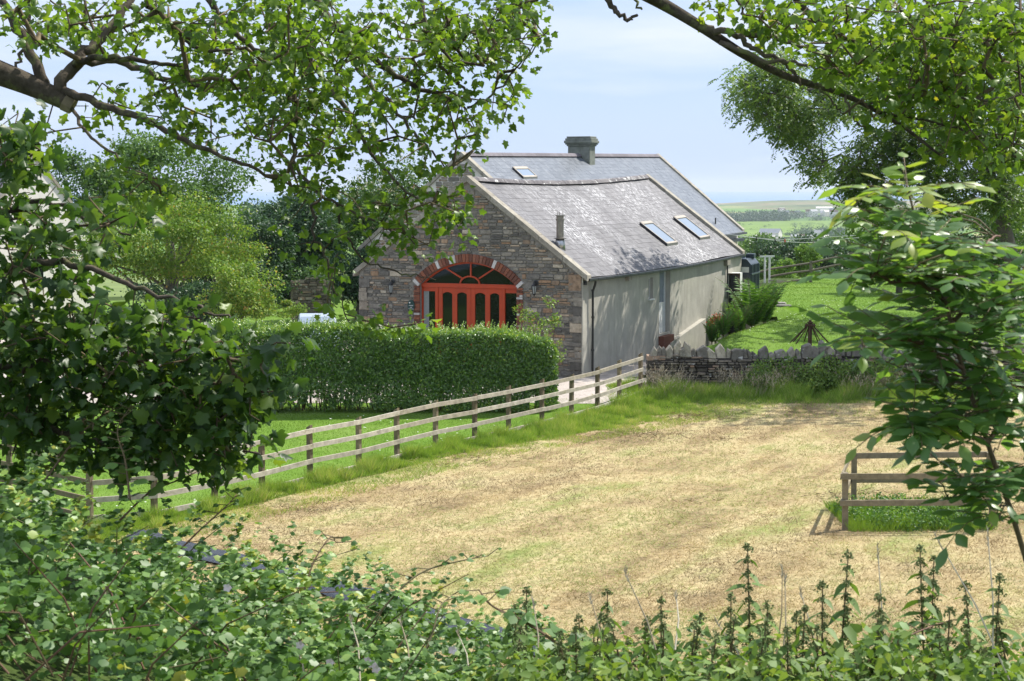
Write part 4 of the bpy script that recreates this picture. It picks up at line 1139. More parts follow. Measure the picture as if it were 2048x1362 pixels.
for _ in range(130):
    sx = R.uniform(HX0+.1, HX1-.3); p = Vector((sx, HY + R.uniform(-.25,.25), gz(-4,HY)-.1)) - O; q = p + Vector((R.uniform(-.3,.3), R.uniform(-.35,.35), R.uniform(.8,1.5)))
    mb.tube([p, (p+q)/2 + Vector((R.uniform(-.06,.06), 0, 0)), q], [.022,.018,.01], 5, r=R.random())
mb.build('stems', M['twig'], hd)

# shrub with reddish leaves at the barn corner
sp = Vector((1.35, 57.0, gz(1.35,57))); sh = thing('rose_shrub', 'thin stemmed shrub with reddish leaves in front of the barn corner', 'shrub', sp)
sk = Skel()
for tx, ty in ((1045,612),(1080,640),(1098,602),(1110,640),(1070,625),(1120,690)):
    e = at(tx, ty, 57 + R.uniform(-.4,.4)); sk.addlimb([sp, sp.lerp(e,.5)+Vector((R.uniform(-.15,.15),0,.1)), e], .014, .005, 4, 5)
tips = pix_blobs([(1048,625,20,16,57,.4,16),(1098,605,8,10,57,.3,7),(1075,645,32,16,57,.4,22),(1108,650,12,22,57,.3,14),(1118,705,10,20,57,.3,12)])
sk.grow(tips, .25, .12); tw = sk.twigs(.004)
sk.limb.V += []; 
for mbx, nm in ((sk.limb, 'stems'), (tw, 'twigs')):
    mbx.V = [tuple(Vector(v)-sp) for v in mbx.V]; mbx.build(nm, M['twig'], sh)
L = Leaves(); cloud(L, [tuple(Vector(t)-sp) for t in tips], [(.12,.12,.1)]*len(tips), 12, .075); L.build('foliage', M['haw'], sh)

# ------------------------------------------------------------------ background trees and bushes
def bg_tree(name, label, cat, px, py, Y, rx, ry, rz_, nclump, nleaf, lsize, mat, trunk=True, group=None, T=T_SIMPLE, cr=.32, flower=0, up=.6, skew=0):
    c = at(px, py, Y); z0 = gz(c.x, c.y)
    t = thing(name, label, cat, (c.x, c.y, z0), 0, group); h = c.z - z0
    cs, rs = [], []
    for _ in range(nclump):
        u = unit(G.normal(size=(1,3)))[0]; q = R.uniform(.35,1.0)**.6
        if u[2] < -.35: u[2] *= .5
        cs.append((u[0]*rx*q + skew*u[2]*q, u[1]*ry*q, h + u[2]*rz_*q)); k = cr*R.uniform(.6,1.35); rs.append((rx*k, ry*k, rz_*k*.75))
    L = Leaves(); cloud(L, cs, rs, nleaf, lsize, T, up=up); L.build('crown', mat, t)
    if flower:
        L = Leaves(); f = [c_ for c_ in cs for _ in range(1) if R.random() < flower]
        P, Rr = [], []
        for c_, r_ in zip(cs, rs):
            for _ in range(int(flower*10)):
                u = unit(G.normal(size=(1,3)))[0]; u[2] = abs(u[2]); P.append((c_[0]+u[0]*r_[0], c_[1]+u[1]*r_[1], c_[2]+u[2]*r_[2])); Rr.append((.14,.14,.035))
        cloud(L, P, Rr, 16, .05, up=2.0); L.build('blossom', M['flower'], t)
    if trunk:
        mb = MB(); w = max(.09, rx*.06); top = Vector((0,0,h+rz_*.3))
        mb.tube([(0,0,-.3),(w*.2,0,h*.4),(0,w*.2,h*.8),tuple(top)], [w*1.3,w,w*.7,w*.25], 8, r=.4)
        for c_ in R.sample(cs, min(14, len(cs))):
            s_ = Vector((0,0,h*R.uniform(.35,.9))); e = Vector(c_); mb.tube([s_, s_.lerp(e,.5)+Vector((0,0,-.1*rx)), e], [w*.45,w*.28,w*.08], 5, r=R.random())
        mb.build('trunk', M['ash_bark'], t, True)
    return t
bg_tree('round_tree', 'tall rounded green tree behind the yellowish hawthorn', 'tree', 335, 385, 88, 3.6, 3.2, 3.1, 60, 420, .17, M['tree_a'])
bg_tree('broad_tree', 'green tree with loose crown just right of the white house', 'tree', 175, 400, 84, 1.9, 2.0, 2.6, 34, 330, .16, M['elder'])
bg_tree('hawthorn', 'large yellow green hawthorn with rusty tips in front of the rounded tree', 'hawthorn', 345, 500, 71, 3.6, 2.4, 1.95, 70, 420, .11, M['haw'], cr=.26)
bg_tree('hawthorn', 'low pale green hawthorn spilling toward the left end of the hedge', 'hawthorn', 480, 590, 66, 1.35, 1.3, 1.5, 34, 330, .10, M['haw'], cr=.3)
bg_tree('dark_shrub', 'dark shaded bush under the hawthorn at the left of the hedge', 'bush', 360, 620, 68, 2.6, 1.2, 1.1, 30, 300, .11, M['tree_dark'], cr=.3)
bg_tree('dark_tree', 'dark bluish green tree between the hawthorn and the blossoming elder', 'tree', 595, 470, 98, 3.0, 2.5, 2.4, 52, 380, .17, M['tree_dark'])
bg_tree('dark_tree', 'small dark tree left of the dark bluish one, close behind the hawthorn', 'tree', 520, 500, 93, 1.9, 2.0, 2.3, 32, 340, .16, M['tree_dark'])
bg_tree('elder_tree', 'elder in cream blossom beside the left roof edge of the barn', 'elder tree', 795, 430, 86, 2.9, 2.3, 2.45, 60, 420, .13, M['elder'], flower=.9)
bg_tree('dark_bush', 'dark green bush below the elder, behind the left corner of the barn', 'bush', 715, 555, 84, 2.0, 1.4, 1.7, 34, 340, .13, M['tree_dark'])
bg_tree('garden_shrub', 'low pale shrub on the garden lawn beyond the left end of the hedge', 'shrub', 555, 625, 72, 1.0, .8, .45, 14, 240, .08, M['haw'], False)
bg_tree('dark_tree', 'dark leafy tree low behind the garden wall stub', 'tree', 575, 555, 97, 2.9, 1.8, 2.0, 40, 360, .16, M['tree_dark'])
bg_tree('dark_bush', 'dark bush filling the gap behind the low pale hawthorn', 'bush', 455, 575, 90, 2.6, 1.6, 1.9, 36, 360, .15, M['tree_dark'])
# right hand side
bg_tree('field_bush', 'broad golden green bush at the right edge under the ash', 'bush', 1950, 490, 74, 2.4, 1.8, 1.35, 42, 380, .10, M['elder'], cr=.28)
bg_tree('field_bush', 'dark bush at the right edge below the golden green one', 'bush', 1975, 585, 70, 2.3, 1.6, 1.3, 40, 380, .10, M['tree_dark'], cr=.28)
bg_tree('field_bush', 'rounded bush behind the sapling, left of the utility pole', 'bush', 1800, 480, 90, 2.4, 1.5, 1.5, 36, 320, .12, M['tree_a'], cr=.3)
bg_tree('bright_tree', 'bright lime green young tree just past the rustic fence', 'tree', 1607, 530, 122, 1.05, 1.0, 1.35, 26, 300, .13, M['lime_tree'], cr=.33, skew=.3)
bg_tree('bright_tree', 'smaller lime green sapling left of the bright young tree', 'tree', 1570, 545, 118, .8, .8, .8, 16, 260, .12, M['lime_tree'], cr=.36)
kinds = [('dark broad tree in the valley directly behind the lime green tree', 1640, 515, 175, 3.6, 'tree_dark'), ('dark tree in the valley right of the lime green tree', 1715, 512, 185, 3.8, 'tree_a'),
         ('dark tree in the valley between the oil tank and the lime green tree', 1560, 520, 170, 3.0, 'tree_dark'), ('olive bush just behind the pale metal frame', 1535, 540, 125, 1.6, 'elder'),
         ('valley tree half hidden behind the tip of the sapling', 1790, 505, 190, 4.0, 'tree_dark'), ('pale scrub tree on the slope above the oil tank', 1500, 502, 260, 4.2, 'tree_a'),
         ('valley tree seen under the drooping ash branch', 1860, 500, 200, 4.0, 'tree_dark'), ('valley tree at the right edge beyond the utility pole', 2040, 490, 190, 4.2, 'tree_a')]
for lb, px, py, Y, rr, mk in kinds:
    bg_tree('valley_tree', lb, 'tree', px, py, Y, rr*.95, rr*.8, rr*.62, 34, 260, .05*rr+.09, M[mk], True, 'trees down in the valley', cr=.34)

# ash over the back lawn
ash = thing('ash_tree', 'tall ash with drooping feathery sprays over the back lawn', 'ash tree', (17.6, 63, gz(17.6,63)))
O = Vector(ash.location); sk = Skel()
tr = [Vector((17.6,63,O.z-.3)), Vector((17.5,63,4)), at(1965,300,63), at(1950,180,63), at(1930,60,63), at(1920,-80,63)]
sk.addlimb(tr, .30, .10)
for pts in ([at(1955,230,63), at(1850,190,64), at(1700,160,66), at(1580,185,67.5), at(1520,215,67)],
            [at(1950,150,63), at(1820,90,63), at(1650,80,65), at(1560,120,66)],
            [at(1960,290,63), at(1880,250,64), at(1780,270,65), at(1740,330,65)],
            [at(1935,80,63), at(2000,20,60), at(2060,-20,58)], [at(1958,250,63), at(2030,230,62), at(2100,260,61)], [at(1940,100,63), at(1850,0,60), at(1760,-60,58)]):
    sk.addlimb(pts, .11, .02, 4, 6)
tips = pix_blobs([(1515,175,50,35,67,3,60),(1560,220,60,40,68,4,85),(1600,265,45,30,68,3,46),(1632,322,24,30,67,2,26),(1660,180,70,60,68,4,95),(1560,130,50,35,66.5,3,40),
    (1760,150,90,80,62,2.5,90),(1870,140,100,120,62,3,80),(1770,300,60,40,64,1.5,60),(1730,360,45,40,64,1.2,60),(1690,345,20,40,64,.8,16),(1860,270,90,60,64,2,56),(1960,250,90,100,62,2.5,70),
    (1960,360,70,50,63,1.8,44),(1900,400,50,40,64,1.2,40),(2020,320,60,90,62,2,56),(2030,120,60,120,61,2.5,70),(1850,330,50,40,64,1.5,50),(2010,410,50,40,63,1.2,40),(1745,420,28,35,64,.8,22),(2050,-60,160,60,60,4,90),(1960,120,90,60,76,5,80),(2040,200,60,60,74,4,40),(1890,90,60,50,74,4,40)])
sk.grow(tips, .5, .12, .25)
tw = sk.twigs(.009, 2.3, .09, 4)
for mbx, nm in ((sk.limb, 'trunk'), (tw, 'branches')):
    mbx.V = [tuple(Vector(v)-O) for v in mbx.V]; mbx.build(nm, M['ash_bark'], ash, True)
L = Leaves(); n = len(tips); per = 8
for _ in range(per):                        # pinnate leaves: leaflets in pairs down a drooping stalk
    az = G.uniform(0, 2*np.pi, n); st = tips + G.normal(size=(n,3))*np.array([.32,.32,.26])
    d = unit(np.stack([np.cos(az), np.sin(az), G.uniform(-.9,.35,n)], 1)); side = unit(np.cross(d, np.array([0,0,1.]))); ln = G.uniform(.26,.42,n); r = np.clip(G.beta(2,2.4,n),0,1)
    for k in range(5):
        f = .25 + .75*k/4
        for s_ in ((1,-1) if k < 4 else (0,)):
            p = st + d*ln[:,None]*f - np.array([0,0,.12])*(f**2); dd = d*.55 + side*s_*.9 - np.array([0,0,.35])
            L.add(T_SIMPLE, p - np.array(O), dd, G.normal(size=(n,3))*.35+np.array([0,0,1]), .155, np.clip(r+G.normal(0,.06,n),0,1), .11)
L.build('crown', M['ash'], ash)
pp = at(1999, 480, 75.5); up = thing('utility_pole', 'pale straight utility pole standing behind the ash at the right', 'pole', (pp.x, pp.y, gz(pp.x, pp.y)))
mb = MB(); mb.tube([(0,0,-.5),(0,0,4),(0,0,9.6)], [.165,.155,.13], 14); mb.build('shaft', M['pole'], up, True)
mb = MB(); mb.box((-.8,-.06,9.0),(.8,.06,9.14)); mb.build('crossarm', M['wood_old'], up)
mb = MB()
for x in (-.7,0,.7): mb.lathe([(.03,9.14),(.05,9.2),(.05,9.26),(.02,9.3)], (x,0,0), 8)
mb.build('insulators', M['white'], up)

# ------------------------------------------------------------------ things beside the barn
def placed(name, label, cat, px, Y, group=None, rz=0):
    x = xat(px, Y); return thing(name, label, cat, (x, Y, gz(x, Y)), rz, group)
tk = placed('oil_tank', 'dark green plastic heating oil tank with ribbed side at the far corner of the barn', 'oil tank', 1487, 78, None, -.30)
zt = 6.7 - 78*(512-HOR)/FPX - tk.location.z; zb = zt - 1.62; a, b = .50, 1.05
mb = MB(); mb.prism([(-a,-b,zb),(a,-b,zb),(a,-b,zb+1.32),(a*.62,-b,zb+1.55),(-a*.62,-b,zb+1.55),(-a,-b,zb+1.32)][::-1], (0,2*b,0)); mb.build('tank_body', M['tank'], tk, bevel=.03)
mb = MB()
for k in range(6): y = -b + .12 + k*(2*b-.24)/5; mb.box((a-.01, y-.05, zb+.03), (a+.045, y+.05, zb+1.30)); mb.box((-a-.045, y-.05, zb+.03), (-a+.01, y+.05, zb+1.30))
mb.build('ribs', M['tank'], tk, bevel=.015)
mb = MB(); mb.box((-a-.03,-b-.03,zb+.86),(a+.06,b+.03,zb+.93)); mb.build('seam', M['tank'], tk, bevel=.01)
mb = MB(); mb.box((-.45,-.9,zb+1.54),(.05,.1,zb+1.66)); mb.box((.06,.2,zb+1.53),(.42,.7,zb+1.72)); mb.build('lid', M['tank'], tk, bevel=.02)
mb = MB(); mb.box((-.40,-b-.008,zb+1.02),(-.10,-b-.001,zb+1.22)); mb.box((0,-b-.008,zb+.97),(.42,-b-.001,zb+1.20)); mb.build('label', M['white'], tk)
mb = MB()
for x in (-.4,.4):
    for y in (-.8,0,.8): mb.box((x-.1,y-.15,-.3),(x+.1,y+.15,zb-.002))
mb.build('plinth', M['concrete'], tk)
bc = placed('boiler_casing', 'open white metal casing with rusty edge and dark inside, in front of the oil tank', 'boiler casing', 1462, 75.3, None, -.25)
zt = 6.7 - 75.3*(545-HOR)/FPX - bc.location.z
mb = MB(); mb.box((-.38,-.3,zt-.05),(.42,.5,zt)); mb.box((.36,-.3,-.1),(.42,.5,zt-.05)); mb.box((-.38,-.3,-.1),(-.33,.5,zt-.05)); mb.box((-.33,.44,-.1),(.36,.5,zt-.05)); mb.build('shell', M['white'], bc)
mb = MB(); mb.box((-.33,-.18,-.1),(.36,-.15,zt-.06)); mb.build('inside', M['black'], bc)
mb = MB(); mb.box((.335,-.32,-.1),(.425,-.302,zt)); mb.box((-.38,-.32,zt-.06),(.33,-.302,zt)); mb.build('rusty_edge', M['rust'], bc)
mv, mw = B.side(1448, 525, HWALL); mp_ = B.world(HWALL+.12, mv, mw)
mt = thing('meter_box', 'small grey meter box with a pipe on the barn wall by the oil tank', 'meter box', mp_, -YAW)
mb = MB(); mb.box((-.1,-.24,-.12),(.1,.24,.14)); mb.build('case', M['concrete'], mt, bevel=.02)
mb = MB(); mb.tube([(0,.1,-.12),(0,.1,-1.5)], .03, 6); mb.build('pipe', M['black'], mt)

def fern(px, Y, h, nf, label, spread=1.0):
    t = placed('fern', label, 'fern', px, Y, 'ferns beside the barn'); L = Leaves(); mb = MB()
    for k in range(nf):
        az = k*2.4 + R.uniform(-.4,.4); hh = h*R.uniform(.65,1.1); out = hh*R.uniform(.3,.75)*spread; pts = []
        for i in range(15):
            f = i/14; pts.append(Vector((math.cos(az)*out*f**1.4, math.sin(az)*out*f**1.4, hh*(f*1.15 - .25*f**3))))
        mb.tube(pts[::2], [.008]*7 + [.003], 4, r=.5)
        P, D, Nn, Sz = [], [], [], []
        for i in range(30):
            f = .14 + .86*i/29; q = f*14; j = min(13, int(q)); p = pts[j].lerp(pts[j+1], q-j); d = (pts[j+1]-pts[j]).normalized()
            sd = d.cross(Vector((0,0,1))); sd = sd.normalized() if sd.length > 1e-3 else Vector((1,0,0)); nn = sd.cross(d)
            ln = hh*.20*math.sin(math.pi*min(1,(f*.92+.1)))**.8
            for s_ in (1,-1): P.append(p); D.append(sd*s_ + d*.35 + Vector((0,0,R.uniform(-.3,.1)))); Nn.append(nn + Vector((R.uniform(-.3,.3),R.uniform(-.3,.3),0))); Sz.append(ln*R.uniform(.8,1.1))
        Sz = np.array(Sz); L.add(T_SIMPLE, P, D, Nn, Sz, np.clip(G.normal(.45+R.uniform(-.25,.25),.12,len(P)),0,1), np.maximum(Sz*.25,.03))
    L.build('fronds', M['fern'], t); mb.build('stalks', M['cane'], t); return t
fern(1506, 72.5, 2.30, 22, 'largest fern, in front of the oil tank')
fern(1530, 73.5, 2.01, 15, 'upright fern at the lawn edge, right of the largest fern')
fern(1480, 71, 1.49, 16, 'pale fern left of the largest fern')
fern(1432, 72.5, 1.38, 20, 'dark fern against the barn wall above the red flowers')
fern(1448, 75, 1.72, 16, 'shaded fern in front of the white boiler casing')
fern(1448, 66.5, 1.09, 18, 'small bright fern just behind the dry stone wall')
fern(1425, 67.5, 1.03, 16, 'small fern below the red flowers by the plinth', .8)
fl = placed('red_flowers', 'clump of red flowers among the ferns by the barn wall', 'flowers', 1430, 69); zf = 6.7-69*(637-HOR)/FPX - fl.location.z
L = Leaves(); cloud(L, [(0,0,zf),(-.12,.05,zf-.12),(.1,0,zf+.06)], [(.16,.12,.12)]*3, 60, .07, T_ROUND); L.build('petals', M['redflower'], fl)
L = Leaves(); cloud(L, [(0,0,zf*.5),(0,0,zf*.8)], [(.28,.25,.3)]*2, 120, .08); L.build('leaves', M['fern'], fl)
for k, (px, py) in enumerate(((1466,655),(1485,650),(1504,645),(1522,641),(1556,622),(1566,627))):
    p = gnd(px, py, 1.0); t = tag(MB().__class__ and None or None) if False else None
    mb = MB(); n = 9; rr = [R.uniform(.75,1.1) for _ in range(n)]; w_, d_ = (.52, .34) if k < 4 else (.36, .5)
    top = [(w_*rr[i]*math.cos(2*math.pi*i/n), d_*rr[i]*math.sin(2*math.pi*i/n), .07) for i in range(n)]
    mb.prism([(x, y, -.12) for x, y, z in top], (0,0,.19), R.random()); o = mb.build('flat_stone', M['flag'], None, bevel=.015); o.location = (p.x, p.y, gz(p.x,p.y)+.02)
    tag(o, ('flat edging stone nearest the dry stone wall', 'second flat edging stone from the dry stone wall', 'third flat edging stone along the fern bed', 'flat edging stone at the end of the row under the largest fern', 'flat stepping stone on the lawn edge right of the ferns, rear one', 'flat stepping stone on the lawn edge right of the ferns, front one')[k], 'stone', 'flat stones edging the fern bed')

# rusty spoked iron stand behind the wall
rp = placed('iron_stand', 'rusty iron post with a ring of splayed rods behind the dry stone wall', 'iron stand', 1622, 62.6)
zt = 6.7 - 62.6*(640-HOR)/FPX - rp.location.z
mb = MB(); mb.lathe([(.075,-.2),(.07,zt-.12),(.10,zt-.11),(.10,zt-.06),(.05,zt-.05),(.055,zt-.02),(.03,zt)], (0,0,0), 10); mb.build('post', M['rust'], rp)
mb = MB(); mb.lathe([(.17,zt-.22),(.19,zt-.20),(.19,zt-.16),(.08,zt-.14)], (0,0,0), 12); mb.build('collar', M['rust'], rp)
for k in range(9):
    a_ = 2*math.pi*k/9 + .3; c_, s_ = math.cos(a_), math.sin(a_)
    mb = MB(); mb.tube([(.15*c_,.15*s_,zt-.12),(.17*c_,.17*s_,zt-.26),(.62*c_,.62*s_,zt-.72),(.70*c_,.70*s_,zt-.80)], .02, 5); mb.build('rod', M['rust'], rp)

# pale frame and washing lines at the end of the back lawn
ff = placed('metal_frame', 'pale metal frame of two uprights and a crossbar at the end of the back lawn', 'frame', 1534, 101)
zt = 6.7 - 101*(514-HOR)/FPX - ff.location.z
for x in (-.12,.14):
    mb = MB(); mb.tube([(x,0,-.2),(x,0,zt)], .055, 8); mb.build('upright', M['white'], ff)
mb = MB(); mb.bar((-.4,0,zt+.04),(.42,0,zt+.06),.1,.09); mb.build('crossbar', M['white'], ff)
mb = MB(); mb.bar((.1,-.05,.05),(.9,-.3,.02),.1,.06); mb.build('stay', M['concrete'], ff)
def wline(label, pts, pegs):
    P = [at(*p) for p in pts]; t = thing('washing_line', label, 'washing line', P[0], 0, 'washing lines over the back lawn'); O = P[0]
    q = cr_spline(P, 6); mb = MB(); mb.tube([p-O for p in q], .012, 4); mb.build('line', M['white'], t)
    for px, mt_ in pegs:
        p = min(q, key=lambda v: abs(proj(v)[0]-px)) - O; mb = MB(); mb.box((p.x-.03,p.y-.02,p.z-.12),(p.x+.03,p.y+.02,p.z+.03)); mb.build('peg', M[mt_], t)
wline('upper washing line with dark and red pegs, from the cottage corner to the trees', [(1453,468,88),(1513,476,86),(1570,479,84),(1640,475,82),(1709,471,80),(1850,462,76),(1998,440,75.4)], [(1513,'black'),(1552,'black'),(1570,'redflower')])
wline('lower washing line with pale wooden pegs, sagging below the other', [(1500,474,88),(1560,482,86),(1610,485,84),(1660,482,82),(1709,476,80),(1850,468,76),(1998,452,75.4)], [(1630,'pole'),(1640,'pole'),(1657,'white'),(1674,'pole'),(1686,'black')])

# parked car beyond the hedge: only its roof shows
car = placed('parked_car', 'pale silver car parked on the gravel behind the hedge, only its roof showing', 'car', 633, 68.5, None, .12)
def section(y, w0, wr, z0, zb, zr): return [(-w0,y,z0),(w0,y,z0),(w0,y,zb),(wr,y,zr),(-wr,y,zr),(-w0,y,zb)]
prof = [(-2.0,.78,.70,.35,.70,.78),(-1.85,.86,.78,.22,.78,.92),(-.95,.88,.80,.22,.88,.98),(-.35,.88,.66,.22,.92,1.42),(.4,.88,.66,.22,.92,1.50),(1.4,.88,.64,.22,.92,1.44),(1.95,.86,.70,.22,.90,1.0),(2.05,.80,.7,.35,.7,.8)]
mb = MB(); vs = [v for s_ in prof for v in section(*s_)]; fs = []
for i in range(len(prof)-1):
    for k in range(6): fs.append((i*6+k, i*6+(k+1)%6, (i+1)*6+(k+1)%6, (i+1)*6+k))
fs += [tuple(range(6))[::-1], tuple((len(prof)-1)*6+k for k in range(6))]
mb.add(vs, fs); mb.build('body', M['carpaint'], car, bevel=.03)
mb = MB(); mb.add([(-.74,-.93,1.0),(.74,-.93,1.0),(.62,-.38,1.42),(-.62,-.38,1.42)], [(0,1,2,3)]); mb.V = [(x,y-.012,z+.012) for x,y,z in mb.V]; mb.build('windscreen', M['roofglass'], car)
mb = MB(); mb.add([(-.68,1.90,1.04),(.68,1.90,1.04),(.60,1.46,1.40),(-.60,1.46,1.40)], [(3,2,1,0)]); mb.V = [(x,y+.02,z+.012) for x,y,z in mb.V]; mb.build('rear_window', M['roofglass'], car)
for s_ in (1,-1):
    mb = MB(); mb.add([(s_*.87,-.5,.97),(s_*.87,1.4,.97),(s_*.68,1.3,1.38),(s_*.68,-.2,1.38)], [(0,1,2,3) if s_ > 0 else (3,2,1,0)]); mb.V = [(x+s_*.012,y,z) for x,y,z in mb.V]; mb.build('side_window', M['glass'], car)
    for y in (-1.25, 1.3):
        mb = MB(); mb.lathe([(.2,-.1),(.31,-.1),(.32,-.05),(.32,.05),(.31,.1),(.2,.1)], (0,0,0), 20); mb.V = [(s_*.80+z, y+x, .32+yy) for x,yy,z in mb.V]; mb.build('wheel', M['rubber'], car)
mb = MB(); mb.tube([(.3,1.3,1.46),(.3,1.5,1.72)], .008, 4); mb.build('aerial', M['black'], car)

# ------------------------------------------------------------------ the valley and the shore
def far_trees(name, label, group, specs, mat, lump=26, nl=30):
    L = Leaves()
    for px, py, Y, h, w in specs:
        c = at(px, py, Y); cs = [(c.x + R.gauss(0,w*.35), c.y + R.gauss(0,w*.4), c.z - h*.5 + R.uniform(0,h*.45)) for _ in range(6)]
        cloud(L, cs, [(w*.28,w*.28,h*.22)]*6, nl, h*.13, up=.7)
        cloud(L, [(c.x,c.y,c.z-h*.6)], [(w*.4,w*.4,h*.35)], nl, h*.16)
    o = L.build(name, mat); return tag(o, label, None, None, 'stuff')
sp = []
for _ in range(150): px = R.uniform(1425,1580); sp.append((px, R.uniform(421,436) + (6 if px < 1450 else 0), R.uniform(2900,3500), R.uniform(14,22), R.uniform(16,26)))
for _ in range(150): px = R.uniform(1560,2100); sp.append((px, R.uniform(421,437), R.uniform(3000,3700), R.uniform(8,14), R.uniform(12,22)))
far_trees('far_woodland', 'dark belt of distant woodland below the headland', None, sp, M['tree_dark'])
sp = [(R.gauss(1640,22), R.uniform(455,470), R.uniform(2050,2250), R.uniform(9,16), R.uniform(10,16)) for _ in range(60)]
sp += [(R.uniform(1570,1700), R.uniform(463,470), R.uniform(2000,2150), R.uniform(6,9), R.uniform(9,14)) for _ in range(40)]
sp += [(R.uniform(1700,2060), R.uniform(440,480), R.uniform(1800,2600), R.uniform(6,12), R.uniform(9,20)) for _ in range(120)]
far_trees('far_copse', 'bluish copse of distant trees beside the far farm', None, sp, M['tree_dark'])
sp = [(R.uniform(1450,1700), R.choice((446,447,451,455)) + R.uniform(-2,2), 2450 + R.uniform(-200,200), R.uniform(3,5), R.uniform(4,9)) for _ in range(46)]
sp += [(1480+t*90+R.uniform(-3,3), 478+t*14, 1500-300*t, 5, 9) for t in np.linspace(0,1,40)]
sp += [(1478+t*110, 472+t*2, 1750, 4, 9) for t in np.linspace(0,1,30)]
sp += [(1600+t*180, 500-t*20, 900, 4, 7) for t in np.linspace(0,1,30)]
far_trees('far_hedgerow', 'thin hedgerows and scattered bushes across the distant pasture', None, sp, M['tree_dark'], nl=18)
sp = [(R.uniform(1470,2080), R.uniform(493,520), R.uniform(300,520), R.uniform(5,9), R.uniform(8,14)) for _ in range(60)]
sp += [(R.uniform(1470,2080), R.uniform(536,556), R.uniform(125,170), R.uniform(1.6,3.2), R.uniform(3,5)) for _ in range(46)]
sp += [(R.uniform(430,930), R.uniform(400,450), R.uniform(300,900), R.uniform(6,10), R.uniform(10,18)) for _ in range(60)]
far_trees('far_scrub', 'scrub and small trees on the slope below the garden', None, sp, M['tree_dark'], nl=40)
def shed(name, label, cat, px, py, Y, wx, wy, he, hr, rz=0, roofm='shedroof', wallm='whitewall', group=None, chim=False, leanto=False):
    p = at(px, py, Y); t = thing(name, label, cat, p, rz, group); a, b = wx/2, wy/2
    mb = MB(); mb.box((-a,-b,-6),(a,b,he)); mb.add([(a,-b,he),(a,b,he),(a,0,hr)], [(0,1,2)]); mb.add([(-a,-b,he),(-a,b,he),(-a,0,hr)], [(2,1,0)]); mb.build('wall', M[wallm], t)
    mb = MB(); e = max(wx*.02,.2)
    for s_ in (1,-1): mb.add([(-a-e,s_*(b+e),he-.1),(a+e,s_*(b+e),he-.1),(a+e,0,hr+.25),(-a-e,0,hr+.25)], [(0,1,2,3) if s_ < 0 else (3,2,1,0)])
    mb.build('roof', M[roofm], t)
    if chim:
        for s_ in (1,-1): m2 = MB(); m2.box((s_*a*.85-.5,-.5,hr-.5),(s_*a*.85+.5,.5,hr+1.4)); m2.build('chimney', M[wallm], t)
    if leanto: m2 = MB(); m2.add([(-a-7,-b-8,he-4.4),(a-2,-b-8,he-4.4),(a-2,-b-.02,he-2.2),(-a-5,-b-.02,he-2.2)], [(0,1,2,3)]); m2.build('lean_to_roof', M['whitewall'], t)
    return t
shed('farm_shed', 'large distant farm shed with grey roof and white gable among green fields', 'shed', 1541, 476, 1860, 21, 13, 5.5, 9.5, -.45, leanto=True)
shed('farm_shed', 'long low white distant farm shed in front of the large one', 'shed', 1553, 481, 1800, 13, 8, 1.6, 3, -.3, 'whitewall')
shed('farmhouse', 'pale distant farmhouse with two chimneys beside the copse', 'house', 1637, 474, 1900, 9.5, 6, 4.6, 7, 0, chim=True)
for k in range(4): shed('farm_shed', ['low grey distant shed right of the large farm shed','rusty roofed distant shed left of the farmhouse','dark small distant shed next to the farmhouse','small white distant shed right of the farmhouse'][k], 'shed', (1590,1603,1618,1652)[k], (476,475,477,477)[k], 1850, (9,7,8,6)[k], 6, 2, 3.4, .2, ('shedroof','rust','shedroof','whitewall')[k], 'whitewall')
for k in range(26):
    px = R.choice((R.uniform(1555,1700), R.uniform(1560,2050))); shed('village_house', 'small white house in the distant village below the headland', 'house', px, R.uniform(423,434), R.uniform(3250,3700), R.uniform(8,15), 8, 4.5, 8, R.uniform(-.6,.6), R.choice(('shedroof','rust','whitewall')), 'whitewall', 'houses of the distant village')
shed('village_hall', 'long white building in the distant village at the water', 'building', 1648, 421, 3800, 34, 12, 5, 8, 0, 'whitewall')

# ------------------------------------------------------------------ grass, straw, weeds
def blades(name, x, y, h, w, mat, rnd, lean, z0=None, flat=False):
    n = len(x); L = Leaves(); az = G.uniform(0, 2*np.pi, n)
    d = np.stack([np.cos(az)*lean, np.sin(az)*lean, np.ones(n)*(0.12 if flat else 1)], 1)
    nr = np.stack([-np.sin(az), np.cos(az), G.normal(0,.5,n)], 1) if not flat else np.stack([G.normal(0,.3,n), G.normal(0,.3,n), np.ones(n)], 1)
    z = g(x, y) if z0 is None else z0
    L.add(T_BLADE, np.stack([x, y, z], 1), d, nr, h, rnd, w); return tag(L.build(name, mat), kind='stuff')
# straw: thicker near the camera where single stalks show
n = 330000; y = 23.5 + 34.5*G.random(n)**1.25; x = (G.random(n)*2-1)*(y*.30+.5); x = x + .0
ok = in_hay(x, y); x, y = x[ok], y[ok]; n = len(x)
pt = vn(x*.8+y*.45, y*.8-x*.45, 1.3, 61, 4); pt2 = vn(x, y, 4.5, 62, 3); row = vn((x - fx(y))*1.0, y*.22, 1.1, 63, 3)
sw = vn((x - fx(y))*1.0 + .5*vn(x,y,3,68), y*.12, 2.2, 69, 3)
v = .50 + 1.7*(pt-.5) + .6*(row-.5) + 1.7*(sw-.5) + .11*G.normal(size=n)
green = (pt2 > .58) | (vn(x, y, 2.0, 66, 3) > .72); v = np.where(green & (G.random(n) < .55), .8 + .2*G.random(n), np.clip(v, .12, .84))
far_dark = sst((y-45)/7); v = np.where(G.random(n) < .7*far_dark*(vn(x,y,1.6,85) > .42), .05+.25*G.random(n), v)  # far straw darkened: brown thatch, with tree shade put into the colour
flatm = G.random(n) < .6; hh = G.uniform(.05,.17,n)
